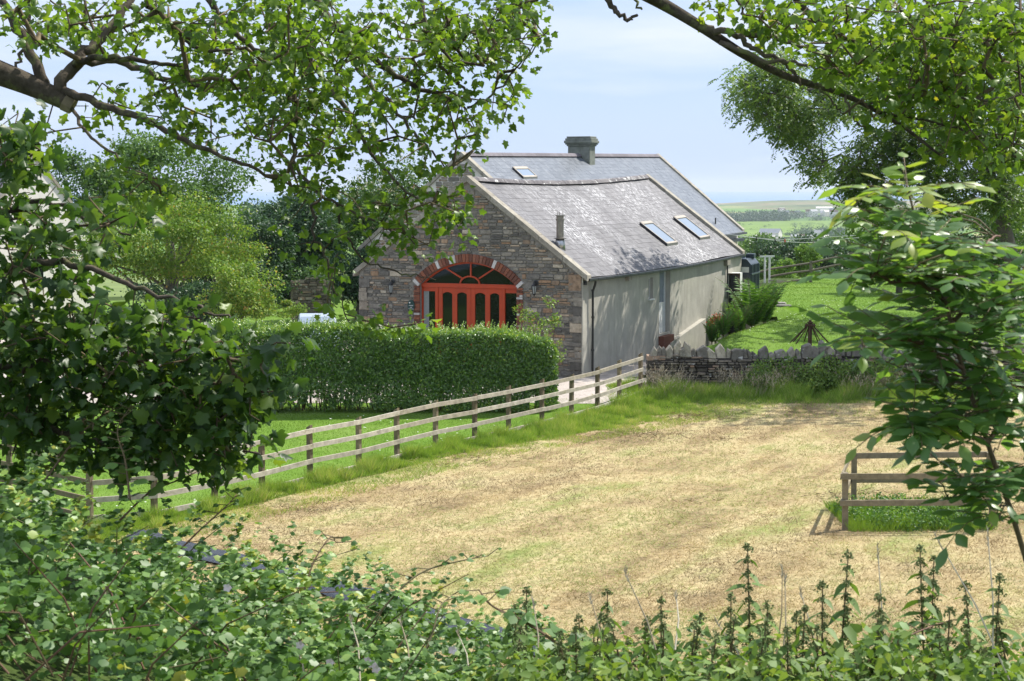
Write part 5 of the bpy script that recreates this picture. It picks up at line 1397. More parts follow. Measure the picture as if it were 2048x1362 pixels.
o = blades('mown_straw', x[flatm], y[flatm], hh[flatm]*1.5, .010, M['straw'], v[flatm], np.ones(flatm.sum()), flat=True, z0=g(x[flatm], y[flatm])+G.uniform(0,.05,flatm.sum())*pt[flatm]); o['label'] = 'dry mown hay stalks lying over the field'
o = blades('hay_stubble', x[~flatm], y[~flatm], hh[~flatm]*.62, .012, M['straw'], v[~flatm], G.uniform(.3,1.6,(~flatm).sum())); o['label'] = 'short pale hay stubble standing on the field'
# green growth thinning out from the verge and the wall into the mown field
n = 26000; y = F_Y0 - 2 + (F_Y1 - F_Y0 + 1)*G.random(n); off = .7 + 2.4*sst((y-42)/13) + 1.7*G.random(n)**2; x = fx(y) + off
n2 = 20000; y2 = 56.2 - 4.5*G.random(n2)**2; x2 = 2.5 + 20*G.random(n2); x, y = np.concatenate([x, x2]), np.concatenate([y, y2]); ok = vn(x, y, .7, 79) > .42; x, y = x[ok], y[ok]
o = blades('verge_fringe', x, y, G.uniform(.04,.13,len(x)), .013, M['grass'], np.clip(.35+.6*vn(x,y,1.0,80)+.2*G.normal(size=len(x)),0,1), G.uniform(.3,1.2,len(x))); o['label'] = 'thin green grass fringing the mown field'
# lawn blades
n = 150000; y = 30 + 25*G.random(n)**.8; x = -18 + 22*G.random(n); ok = in_lawn(x, y); x, y = x[ok], y[ok]; pt = vn(x, y, .9, 64)
o = blades('lawn_grass', x, y, G.uniform(.03,.07,len(x)), .012, M['lawn_blade'], np.clip(pt+.2*G.normal(size=len(x)),0,1), G.uniform(.2,1.0,len(x))); o['label'] = 'short bright lawn grass left of the rail fence'
n = 110000; y = 60 + 43*G.random(n); x = 5 + 26*G.random(n); ok = in_back(x, y); x, y = x[ok], y[ok]; pt = vn(x, y, 1.4, 65)
o = blades('lawn_grass', x, y, G.uniform(.05,.09,len(x)), .02, M['lawn_blade'], np.clip(pt+.2*G.normal(size=len(x)),0,1), G.uniform(.2,1.0,len(x))); o['label'] = 'short bright lawn grass behind the dry stone wall'
# daisies
n = 420; y = G.uniform(34,53,n); x = G.uniform(-12,2,n); ok = in_lawn(x, y) & (vn(x, y, 2.2, 67) > .5); x, y = x[ok], y[ok]
y2 = G.uniform(61,85,160); x2 = xat(1500,1)*y2 + G.uniform(0,6,160); x, y = np.concatenate([x, x2]), np.concatenate([y, y2])
L = Leaves(); P = np.stack([x, y, g(x,y)+.06], 1)
for k in range(3): L.add(T_ROUND, P, np.tile([math.cos(k*2.1), math.sin(k*2.1), .15], (len(x),1)), np.tile([0,-.3,1.], (len(x),1)), .028, .5)
tag(L.build('daisies', M['daisy']), 'scattered white daisies in the short lawn grass', None, None, 'stuff')
# verge along the fence
n = 90000; y = F_Y0 - 3 + (F_Y1 - F_Y0 + 3)*G.random(n); off = .12 + G.random(n)**1.2*(.85 + 2.0*sst((y-42)/13)); x = fx(y) + off
cl = vn(x, y, .38, 71, 3); h = (.05 + .36*sst((cl-.3)*2.2))*G.uniform(.5,1.2,n)*np.clip(1.25-off*.4,.45,1)
o = blades('verge_grass', x, y, h, .016, M['grass'], np.clip(.40+1.1*(cl-.4)+.4*(vn(x,y,1.6,72)-.5)+.16*G.normal(size=n),0,.95), G.uniform(.15,.9,n)); o['label'] = 'longer green grass along the foot of the rail fence'
# rank grass and weeds at the foot of the wall
n = 60000; y = 54.3 + 3.3*G.random(n); x = 3.0 + 19*G.random(n); k = sst((y-54.1)/1.4)*sst((x-2.8)/1.5)
cl = vn(x, y, .55, 73, 3); h = (.10 + .85*sst((cl-.28)*2.0)*vn(x, y, 2.3, 74))*G.uniform(.45,1.2,n)*(.3+.7*k)
o = blades('rank_grass', x, y, h, .02, M['grass'], np.clip(.30+1.2*(cl-.42)+.5*(vn(x,y,1.0,75)-.5)+.2*G.normal(size=n),0,1), G.uniform(.15,.9,n)); o['label'] = 'tall rank grass at the foot of the dry stone wall'
n = 1500; y = 55.0 + 2.5*G.random(n); x = 4.0 + 9*G.random(n); ok = vn(x,y,1.2,76) > .5; x, y = x[ok], y[ok]
L = Leaves(); h = G.uniform(.4,.75,len(x)); le = G.normal(size=(len(x),2))*.22; P = np.stack([x,y,g(x,y)],1); E = P + np.stack([le[:,0]+.1,le[:,1],h],1)
L.add(T_BLADE, P, E-P, G.normal(size=(len(x),3)), np.linalg.norm(E-P,axis=1), .3, .008)
for k in range(5): L.add(T_SIMPLE, E - (E-P)*(.05*k), (E-P)+G.normal(size=P.shape)*.25, G.normal(size=P.shape), .10, .85*G.random(len(x)), .02)
tag(L.build('seed_heads', M['drystem']), 'pinkish seeding grass heads in front of the dry stone wall', None, None, 'stuff')
L = Leaves(); cs = [(xat(px, 56.6), 56.6+R.uniform(-.6,.5), 0) for px in np.linspace(1500,1800,40)]; cs = [(x+R.uniform(-.2,.2), y, gz(x,y)+R.uniform(.1,.8)) for x, y, _ in cs]
cloud(L, cs, [(.38,.32,.32)]*len(cs), 240, .085, T_NETTLE); o = L.build('weed_clump', M['nettle']); tag(o, 'dark nettles and brambles sprawling up the dry stone wall', None, None, 'stuff')
# green patch inside the pen
n = 9000; x = PA.x + .05 + 2.85*G.random(n); y = PA.y - .2 + (PB.y-PA.y+.1)*G.random(n)
h = (.16+.3*vn(x,y,.5,77))*G.uniform(.5,1.1,n)
o = blades('pen_grass', x, y, h, .012, M['grass'], np.clip(.15+.5*vn(x,y,.5,78),0,.8), G.uniform(.2,1.0,n)); o['label'] = 'uncut green grass inside the timber pen'
L = Leaves(); cs = [(PA.x+.2+2.6*R.random(), PA.y-.15+(PB.y-PA.y)*R.random(), R.uniform(.08,.26)) for _ in range(110)]; cloud(L, cs, [(.22,.22,.12)]*110, 60, .06, T_NETTLE, up=1.2); tag(L.build('pen_weeds', M['fern']), 'leafy green weeds inside the timber pen', None, None, 'stuff')
# loose tufts and dark clods of hay
L = Leaves()
for px, py, n_, sc in ((1385,832,260,.22),(1350,838,160,.25),(1310,872,260,.4),(1270,868,160,.3),(1430,836,120,.25),(1420,880,120,.4),(900,930,160,.5),(960,915,120,.4),(620,1015,160,.5),(1720,990,140,.25),(1660,995,90,.2),(1840,1000,140,.3),(1390,1005,60,.2)):
    c = np.array(tuple(gnd(px,py,.0))); P = c + G.normal(size=(n_,3))*np.array([sc*1.6,sc,0]); P[:,2] = g(P[:,0],P[:,1]) + np.abs(G.normal(0,.045,n_))
    L.add(T_BLADE, P, G.normal(size=(n_,3))*np.array([1,1,.25])+np.array([.2,.1,.1]), G.normal(size=(n_,3)), G.uniform(.1,.22,n_), np.clip(.06+.09*G.normal(size=n_),0,.3), .014)
for _ in range(700):
    y = R.uniform(26,56.5); x = R.uniform(-1,1)*y*.29
    if not bool(in_hay(np.array([x]),np.array([y]))[0]): continue
    k = 26; c = np.array([x,y,gz(x,y)]); r = R.choice((.1,.85,.95,.3,.9)); sc = R.uniform(.1,.3); P = c + G.normal(size=(k,3))*np.array([sc,sc*.6,.012]); P[:,2] = np.abs(P[:,2]-c[2])+c[2]
    up_ = .9 if r > .5 else .1
    L.add(T_BLADE, P, G.normal(size=(k,3))*np.array([1,1,.3])+np.array([.3,.2,up_]), G.normal(size=(k,3)), G.uniform(.06,.16,k), np.clip(r+.12*G.normal(size=k),0,1), .009)
tag(L.build('hay_tufts', M['straw']), 'tufts and clods of hay scattered over the mown field', None, None, 'stuff')

# ------------------------------------------------------------------ foreground
# wrinkled dark plastic film laid along the near edge of the field
A0, A1 = gnd(280,1076), gnd(1120,1312); dd = (A1-A0); Lf = dd.length; dd.normalize(); nn_ = Vector((-dd.y, dd.x, 0))
na, nb_ = 150, 26; V = []
for i in range(na):
    for j in range(nb_):
        s_ = Lf*i/(na-1); q = (j/(nb_-1)-.5); p = A0 + dd*s_ + nn_*(q*.7 + .14*(float(vn(s_, q, 1.1, 81))-.5))
        V.append((p.x, p.y, gz(p.x,p.y) + .02 + .10*math.cos(q*math.pi)**.8*(.8+.4*float(vn(s_,0,1.5,84))) + .07*(float(vn(s_*.5, q*6, .5, 82))-.5) + .05*float(vn(s_*1.2, q*9, .4, 83))))
o = grid_obj('plastic_sheet', np.array(V), grid_faces(na, nb_), M['film']); tag(o, 'wrinkled dark plastic sheet lying along the near edge of the field behind the brambles', 'plastic sheet')

# bramble thicket on the bank
BP = [(-300,850),(0,905),(80,935),(140,980),(220,1012),(300,1032),(380,1066),(470,1096),(560,1112),(660,1138),(760,1176),(860,1212),(960,1256),(1050,1272),(1150,1310),(1250,1330),(1400,1335),(1550,1330),(1700,1325),(1850,1315),(2000,1290),(2300,1200)]
bx = np.array([(p[0]-CXP)/FPX*8 for p in BP]); bz = np.array([CAMH - 8*(p[1]-HOR)/FPX for p in BP])
def btop(x, y): return np.interp(x*8/np.maximum(y,4), bx, bz) + (8-y)*.11*(y<8)*1.0 - (np.maximum(y-8,0)*.16) 
L = Leaves(); n = 34000; y = G.uniform(5.2, 10.2, n); a = G.uniform(-.34,.34,n); x = a*y
keep = G.random(n) < np.interp(a, [-.34,-.06,.04,.34], [1,.95,.30,.22]); x, y = x[keep], y[keep]; keep = vn(x, y, .36, 93, 2) > .36; x, y = x[keep], y[keep]; n = len(x)
zt = btop(x, y) - .10 - .46*(vn(x, y, .5, 91, 3)) + .10
z = zt - .8*G.random(n)**1.5; ok = z > g(x, y) - .2; x, y, z = x[ok], y[ok], z[ok]; n = len(x)
base = np.stack([x, y, z], 1); az = G.uniform(0, 2*np.pi, n); r = np.clip(G.beta(2,2.2,n)*.9 + .18*(vn(x,y,.8,92)-.5), 0, 1); r = np.where(G.random(n) < .012, 1.0, r*.92)
nr = unit(np.array([.15,-.35,.75]) + G.normal(size=(n,3))*.8); s_ = .020 + .032*G.random(n)**1.4
for k in range(3):
    an = az + (k-1)*1.35; d = np.stack([np.cos(an), np.sin(an), G.uniform(-.45,.1,n)], 1)
    L.add(T_ROUND, base, d, nr + G.normal(size=(n,3))*.18, s_*(1.15 if k == 1 else .95), r)
for _ in range(330):                                               # short shoots standing out of the thicket
    yy = R.uniform(5.6,9.6); xx = R.uniform(-.34,.10)*yy; t_ = float(btop(np.array([xx]),np.array([yy]))[0]) - .2; h = R.uniform(.15,.5); ln_ = Vector((R.uniform(-.6,.6), R.uniform(-.5,.4), 1)).normalized()*h; c = R.uniform(.2,.95)
    for i in range(R.randint(7,13)):
        f = R.uniform(.1,1); p = Vector((xx,yy,t_)) + ln_*f + Vector((0,0,-.12*f*f)); a0 = R.uniform(0,6.283); sz = R.uniform(.022,.046)*(1.2-.6*f)
        for k in range(3):
            an = a0 + (k-1)*1.3; L.add(T_ROUND, [tuple(p)], [(math.cos(an), math.sin(an), R.uniform(-.5,.5))], [(R.uniform(-.6,.6), R.uniform(-.9,.3), .7)], sz, min(1,max(0,c+R.gauss(0,.12))))
bt = L.build('bramble_leaves', M['bramble']); tag(bt, 'dense thicket of bramble leaves along the near bank', None, None, 'stuff')
mb = MB()
for _ in range(260):
    yy = R.uniform(5.6,9.5); xx = R.uniform(-.33,.3)*yy; t_ = float(btop(np.array([xx]),np.array([yy]))[0]); p = Vector((xx,yy,t_-R.uniform(.5,.9))); e = p + Vector((R.uniform(-.6,.6),R.uniform(-.5,.3),R.uniform(.2,.62)))
    mb.tube([p, p.lerp(e,.5)+Vector((0,0,.1)), e], [.004,.0035,.002], 5, r=R.random())
tag(mb.build('bramble_stems', M['cane']), 'thin bramble stems woven through the thicket', None, None, 'stuff')
# arching canes above the thicket, each a plant of its own
def cane(pix, Y, label, leafs=16, size=.055, r0=.006, rr=None):
    P = [at(px, py, Y + k*.12) for k, (px, py) in enumerate(pix)]; O = P[0]; q = cr_spline(P, 8)
    t = thing('bramble_cane', label, 'bramble', O, 0, 'bramble canes arching over the thicket'); mb = MB()
    mb.tube([p-O for p in q], [r0*(1-.7*i/len(q)) for i in range(len(q))], 6, r=R.random()); L = Leaves()
    for i in range(leafs):
        f = (i+1)/leafs; p = q[min(len(q)-1, int((.12+.88*f)*(len(q)-1)))] - O; side = (1 if i % 2 else -1)*R.uniform(.4,1)
        d0 = Vector((side, R.uniform(-.6,.3), R.uniform(.0,.6))).normalized(); e = p + d0*R.uniform(.03,.07); mb.tube([p, e], .0022, 4, r=.3)
        sz = size*R.uniform(.55,1.15)*(1-.5*f); c = rr if rr is not None else R.uniform(.1,.75)
        for k in range(3):
            an = (k-1)*1.2; d = Vector((d0.x*math.cos(an) - d0.y*math.sin(an), d0.x*math.sin(an) + d0.y*math.cos(an), R.uniform(-.5,.1)))
            L.add(T_ROUND, [tuple(e)], [tuple(d)], [(R.uniform(-.5,.5), R.uniform(-.9,.1), .7)], sz, c)
    mb.build('stem', M['cane'], t); L.build('leaves', M['bramble'], t); return t
cane([(600,1330),(602,1220),(625,1130),(660,1075),(672,1085)], 7.4, 'upright bramble spray with round leaves left of the plastic sheet')
cane([(470,1260),(545,1180),(620,1128),(690,1105)], 8.2, 'thin bramble cane reaching right above the plastic sheet', 12, .045)
cane([(700,1300),(790,1190),(850,1142),(930,1120),(975,1112)], 7.6, 'arching bramble cane with sparse leaves against the dry field in the middle', 14, .048)
cane([(1250,1362),(1150,1310),(1060,1250),(985,1212),(958,1180)], 6.6, 'stout brown bramble cane slanting up to the left with large leaves', 15, .085, .009)
cane([(330,1130),(400,1060),(455,1010),(480,980)], 8.6, 'leafy bramble cane sticking up in front of the verge by the fence', 14, .055)
cane([(240,1040),(300,985),(370,955),(430,925)], 8.8, 'thin bramble shoot in front of the bottom fence rail at the left', 12, .045)
cane([(90,960),(150,880),(205,830),(240,815)], 8.4, 'leafy bramble shoot rising beside the sycamore leaves at the left', 26, .06, rr=.72)
cane([(260,1000),(250,920),(235,860),(262,812)], 8.2, 'pale bramble shoot just right of the corner fence post', 22, .055, rr=.6)
cane([(820,1362),(860,1280),(880,1215),(905,1190)], 7.0, 'short bramble spray at the bottom edge below the middle of the field', 12, .06)
cane([(1700,1362),(1760,1300),(1840,1262),(1900,1240)], 6.4, 'bramble cane among the nettles at the bottom right', 14, .075)
# nettles
def nettle(px, py, Y, label, base=1420, lean=0):
    top = at(px, py, Y); bot = at(px+lean+R.uniform(-14,14), base, Y); t = thing('nettle', label, 'nettle', bot, 0, 'tall nettles in front of the field')
    H_ = top - bot; mb = MB(); mb.tube([(0,0,0), tuple(H_*.5+Vector((R.uniform(-.012,.012),0,0))), tuple(H_)], [.005,.004,.002], 6, r=.5); mb.build('stem', M['cane'], t)
    L = Leaves(); Sd = Leaves(); n = max(6, int(H_.length/.052))
    for i in range(n):
        f = .12 + .88*i/(n-1); p = H_*f; az = (i % 2)*math.pi/2 + R.uniform(-.35,.35) + .5
        for s_ in (0, math.pi):
            d = Vector((math.cos(az+s_), math.sin(az+s_)*.8, R.uniform(-.75,.15))); sz = (.095*(1-f**4)+.022)*R.uniform(.8,1.15)
            L.add(T_NETTLE, [tuple(p + d*.012)], [tuple(d)], [(R.uniform(-.3,.3), R.uniform(-.3,.3), 1)], sz, min(1,max(0,R.gauss(.4,.2)+.3*(f>.93))), sz*.72)
            if f > .35:
                for k in range(5):
                    d2 = Vector((math.cos(az+s_+R.uniform(-1,1)), math.sin(az+s_), -.7)).normalized(); ln = R.uniform(.022,.055)*(1.2-f*.5)
                    m_ = 6; P = [tuple(p + d2*ln*(q/m_) + Vector((R.gauss(0,.003),R.gauss(0,.003),-.012*(q/m_)))) for q in range(m_)]
                    Sd.add(T_SIMPLE, P, G.normal(size=(m_,3)), G.normal(size=(m_,3)), .013, G.random(m_), .014)
    L.build('leaves', M['nettle'], t); Sd.build('seed_tassels', M['seed'], t); return t
NET = [(1495,1088,6.9,'tallest nettle, standing nearly alone against the field right of the middle'),(1697,1104,6.8,'tall nettle below the left corner of the timber pen'),(1840,1092,7.0,'tall nettle below the middle of the timber pen, left one of a close pair'),(1868,1112,7.2,'tall nettle below the middle of the timber pen, right one of a close pair'),
       (1645,1165,6.7,'shorter nettle just left of the tall one below the pen corner'),(1462,1188,6.6,'shorter nettle just left of the tallest one'),(1053,1176,7.2,'small nettle tip above the stout slanting bramble cane'),(1215,1180,7.3,'slim nettle right of the stout slanting bramble cane'),
       (1322,1196,7.0,'slim nettle midway between the slanting cane and the tallest nettle'),(1535,1205,6.6,'shorter nettle just right of the tallest one'),(1610,1212,6.4,'low nettle between the tallest one and the pen corner'),(1390,1245,6.5,'low nettle below the slim one, left of the tallest'),
       (1930,1165,6.6,'nettle at the bottom right under the sapling leaves'),(2000,1150,6.8,'nettle near the right edge under the sapling'),(1760,1190,6.4,'low nettle between the pen corner nettle and the close pair'),(1030,1212,7.0,'faint nettle tip touching the large bramble leaf'),(1900,1215,6.2,'low nettle right of the close pair'),(1575,1255,6.1,'lowest nettle at the bottom right of the tallest one')]
for px, py, Y, lb in NET: nettle(px, py, Y, lb)
for k in range(46): nettle(R.uniform(1030,2045), R.uniform(1225,1325), R.uniform(6.0,7.4), 'low leafy nettle in the tangle along the bottom right edge', 1430, R.uniform(-45,45))
# lower nettles and docks between them
L = Leaves(); cs = []
for _ in range(300):
    px = R.uniform(1020,2090); Y = R.uniform(5.6,7.6); py = 1290 + 110*R.random()**.6 - (22 if px > 1550 else 0) + R.choice((0,0,18,35)); cs.append(tuple(at(px, py, Y)))
cloud(L, cs, [(.07,.07,.07)]*len(cs), 16, .042, T_NETTLE, up=.9); tag(L.build('low_nettles', M['nettle']), 'low mixed nettle leaves along the bottom right edge', None, None, 'stuff')
# dry grass stalks
mb = MB(); Sd = MB()
for (a, b) in (((1330,1362),(1248,1140)),((1075,1362),(1066,1200)),((1500,1362),(1430,1240)),((1560,1362),(1570,1150)),((2020,1362),(1870,1070)),((1760,1362),(1755,1090)),((1210,1362),(1180,1190)),((1640,1362),(1600,1180)),((1985,1362),(1975,1060)),((720,1362),(700,1235)),((230,1340),(210,1180)),((480,1362),(420,1235)),((610,1362),(585,1290)),((1440,1350),(1395,1260)),((820,1362),(800,1240)),((1350,1300),(1352,1190)),((1550,1330),(1565,1135)),((940,1362),(915,1265))):
    Y = R.uniform(6.2,7.2); p, q = at(*a, Y), at(*b, Y+.2); mb.tube([p, p.lerp(q,.5)+Vector((.012,0,.01)), q], [.0035,.003,.0015], 5, r=R.random())
    for k in range(10): s_ = q.lerp(p, k*.012); Sd.tube([s_, s_+Vector((R.uniform(-.014,.014),0,.02))], [.002,.0006], 4, r=R.random())
for k in range(len(Sd.V)): pass
o1 = mb.build('dry_grass', M['drystem']); tag(o1, 'pale dry grass stalks standing among the nettles', None, None, 'stuff'); s2 = Sd.build('seed_heads', M['drystem'], o1)
# pale pink bramble flowers
L = Leaves()
for px, py in ((660,1325),(745,1328),(735,1322),(752,1338),(905,1300),(600,1290),(455,1175)):
    c = at(px, py, 6.0)
    for k in range(5): L.add(T_ROUND, [tuple(c)], [(math.cos(k*1.257), -.3, math.sin(k*1.257))], [(0,-1,.3)], .017, R.random())
tag(L.build('bramble_flowers', M['pinkflower']), 'few pale pink bramble flowers in the thicket', None, None, 'stuff')

# overhanging sycamore, its limb entering at the upper left
def finish_tree(t, sk, tw, leaves_mat, L, bark='bark', twig='twig'):
    O = Vector(t.location)
    for mbx, nm, m_ in ((sk.limb, 'trunk', bark), (tw, 'branches', twig)):
        mbx.V = [tuple(Vector(v)-O) for v in mbx.V]; mbx.build(nm, M[m_], t, True)
    L.V = [v - np.array(O) for v in L.V]; L.build('crown', leaves_mat, t)
syc = thing('sycamore', 'overhanging sycamore with a thick sawn limb across the upper left sky', 'sycamore', (-8.2, 11.5, gz(-8.2, 11.5)))
sk = Skel(); Y = 14.0
sk.addlimb([Vector((-8.2,11.5,gz(-8.2,11.5)-.4)), Vector((-8.0,11.6,6)), Vector((-7.5,12,7.7)), Vector((-5.6,13,7.65)), at(-30,135,Y-.1)], .30, .10, 6, 10)
sk.addlimb([at(-30,135,Y-.1), at(60,170,Y), at(135,205,Y)], .10, .066, 6, 10)
mb_st = sk.limb
for pts, r0, r1 in ((([at(90,180,Y), at(60,95,Y+.1), at(10,15,Y+.3), at(-50,-60,Y+.5)]), .048, .03),
    (([at(112,185,Y), at(150,125,Y+.1), at(205,70,Y+.3), at(255,10,Y+.6), at(290,-60,Y+.8)]), .055, .028),
    (([at(150,130,Y), at(215,112,Y-.2), at(300,122,Y-.4), at(370,132,Y-.5)]), .03, .012),
    (([at(160,126,Y), at(235,122,Y+.2), at(330,158,Y+.3), at(430,175,Y+.3), at(560,182,Y+.5)]), .034, .010),
    (([at(125,180,Y), at(195,205,Y-.2), at(300,245,Y-.4), at(390,290,Y-.5), at(500,333,Y-.4), at(590,372,Y)]), .036, .008),
    (([at(140,212,Y), at(175,262,Y-.2), at(240,320,Y-.3), at(300,360,Y-.4)]), .016, .005),
    (([at(560,-60,Y+1), at(640,20,Y+1), at(700,80,Y+1), at(790,150,Y+1.1), at(865,185,Y+1.2), at(935,215,Y+1.3)]), .05, .010),
    (([at(825,-50,Y+1.3), at(848,40,Y+1.3), at(870,105,Y+1.3), at(905,155,Y+1.4), at(945,205,Y+1.5)]), .032, .010),
    (([at(700,80,Y+1), at(735,160,Y+.9), at(790,215,Y+.8), at(850,290,Y+.8), at(900,340,Y+.9)]), .026, .006),
    (([at(600,60,Y+.9), at(640,150,Y+.8), at(700,230,Y+.6), at(740,300,Y+.5), at(800,370,Y+.5), at(870,430,Y+.6)]), .028, .006),
    (([at(590,180,Y+.5), at(585,260,Y+.3), at(592,330,Y+.2), at(640,390,Y+.1), at(720,430,Y+.2), at(810,470,Y+.3)]), .024, .006),
    (([at(640,385,Y+.1), at(622,450,Y), at(650,510,Y), at(668,580,Y), at(700,650,Y+.1)]), .014, .004),
    (([at(672,410,Y+.1), at(690,470,Y+.1), at(730,520,Y+.1), at(800,545,Y+.2), at(868,560,Y+.2)]), .012, .004),
    (([at(935,215,Y+1.3), at(985,190,Y+1.4), at(1040,130,Y+1.5), at(1100,60,Y+1.5)]), .012, .005),
    (([at(400,-50,Y+.6), at(440,30,Y+.5), at(500,90,Y+.5), at(570,120,Y+.5)]), .035, .012),
    (([at(290,-50,Y+.5), at(330,50,Y+.4), at(395,95,Y+.3), at(470,110,Y+.3)]), .026, .010),
    (([at(40,-40,Y+.2), at(60,40,Y+.1), at(45,110,Y), at(20,160,Y)]), .018, .012)):
    sk.addlimb(pts, r0, r1, 6, 7, .012)
tips = pix_blobs([(560,60,190,75,14.6,1.6,118),(640,170,150,80,14.5,1.4,81),(860,70,190,80,15.2,1.4,87),(980,60,120,70,15.4,1.2,50),(560,230,110,60,14.2,1.2,41),(440,140,90,60,14.2,1.2,33),(960,170,90,70,15.2,1.0,27),(830,200,110,60,15,1.0,31),
    (900,300,80,60,14.9,.8,14),(720,300,90,60,14.6,1.0,22),(600,320,80,60,14.2,.8,18),(960,250,50,30,15,.6,6),(650,420,90,60,14.1,.7,15),(860,400,70,45,14.7,.6,16),(770,420,60,40,14.4,.6,9),(900,440,40,35,14.7,.5,7),
    (250,50,150,60,14.3,1.5,40),(90,40,110,60,14.2,1.4,31),(300,230,130,50,14,1.0,16),(210,215,40,50,14,.6,6),(70,255,50,40,13.8,.6,7),(400,255,60,40,14,.8,10),(300,390,60,35,13.7,.5,9),(235,345,40,30,13.7,.5,4),(330,160,70,40,14.2,1,10),
    (650,560,30,50,14,.4,4),(700,620,50,40,14.05,.4,4),(640,500,50,40,14,.4,5),(800,470,40,30,14.3,.4,4),(760,480,14,30,14.2,.3,3),(860,500,30,20,14.3,.3,3),(735,650,60,20,14.1,.3,4),(820,650,20,18,14.1,.3,3),(1040,25,60,35,15.5,.8,14)])
# the crown above the frame, which shades what hangs below it
up_t = []
for _ in range(110): up_t.append((R.uniform(-6.5,2.0), R.uniform(11.5,17.5), R.uniform(8.8,11.5)))
for _ in range(70): up_t.append((R.uniform(-5.5,-1.5), R.uniform(10.5,13), R.uniform(8.6,10.5)))
alltips = np.concatenate([tips, np.array(up_t)])
sk.grow(alltips, .22, .24, .3); tw = sk.twigs(.0034, 2.2, .02, 5)
L = Leaves(); syc_leaves(L, tips, 8, .069, .155, .06); syc_leaves(L, up_t, 7, .15, .3); finish_tree(syc, sk, tw, M['syc'], L)
mb = MB(); p = at(138,207,Y); mb.tube([p - Vector((.03,0,-.02)) - Vector(syc.location), p + Vector((.035,0,-.02)) - Vector(syc.location)], [.078,.070], 10, r=.9); mb.build('sawn_end', M['wood_post'], syc)

# second sycamore: dark leaves filling the left side
s2 = thing('sycamore', 'darker sycamore closer to the camera, its large shaded leaves filling the left edge', 'sycamore', (-4.6, 8.6, gz(-4.6, 8.6)))
sk = Skel(); sk.addlimb([Vector((-4.6,8.6,gz(-4.6,8.6)-.3)), Vector((-4.4,8.7,5.6)), Vector((-4.1,8.9,7.4)), Vector((-3.9,9.0,8.6))], .10, .04, 6, 8)
for pts, r0 in (([Vector((-4.4,8.7,5.6)), at(-40,735,9.0), at(80,728,9.0), at(200,760,9.0), at(330,800,8.9), at(420,850,8.8)], .03), ([Vector((-4.4,8.7,5.4)), at(-30,820,9), at(120,865,9), at(280,900,8.9), at(400,915,8.8), at(520,905,8.7)], .022),
    ([Vector((-4.3,8.8,6.2)), at(-40,560,9.2), at(100,520,9.2), at(230,560,9.1), at(360,600,9), at(470,640,8.9)], .028), ([Vector((-4.2,8.9,6.9)), at(-40,420,9.3), at(60,400,9.3), at(160,430,9.2), at(260,470,9.1)], .022), ([Vector((-4.2,8.9,7.2)), at(-30,270,9.4), at(20,260,9.4), at(60,290,9.3)], .016),
    ([at(200,760,9.0), at(330,720,8.9), at(450,720,8.8), at(560,690,8.7)], .010)):
    sk.addlimb(pts, r0, .005, 6, 7, .01)
tips = pix_blobs([(30,450,70,110,9.3,.5,36),(150,480,80,36,9.2,.5,14),(90,630,130,100,9.1,.6,84),(280,690,130,70,9,.5,70),(430,725,75,50,8.8,.4,36),(200,800,210,90,9,.5,104),(380,815,100,70,8.8,.4,46),(60,760,90,120,9.1,.5,56),(330,890,140,50,8.8,.4,44),(470,870,60,55,8.7,.3,20),(40,290,60,70,9.4,.4,30),(150,400,60,40,9.2,.4,8),
    (60,880,80,50,9,.4,22),(530,790,30,25,8.6,.2,6),(560,690,30,16,8.6,.2,5),(250,440,40,20,9.1,.3,5),(500,740,40,40,8.7,.2,8),(400,640,50,20,8.9,.3,5),(440,930,40,16,8.7,.2,3),(-120,600,130,300,9.2,.6,70)])
sk.grow(tips, .16, .2, .25); tw = sk.twigs(.0024, 2.2, .014, 5)
L = Leaves(); syc_leaves(L, tips, 6, .071, .13, .03, .5); finish_tree(s2, sk, tw, M['syc_dark'], L)

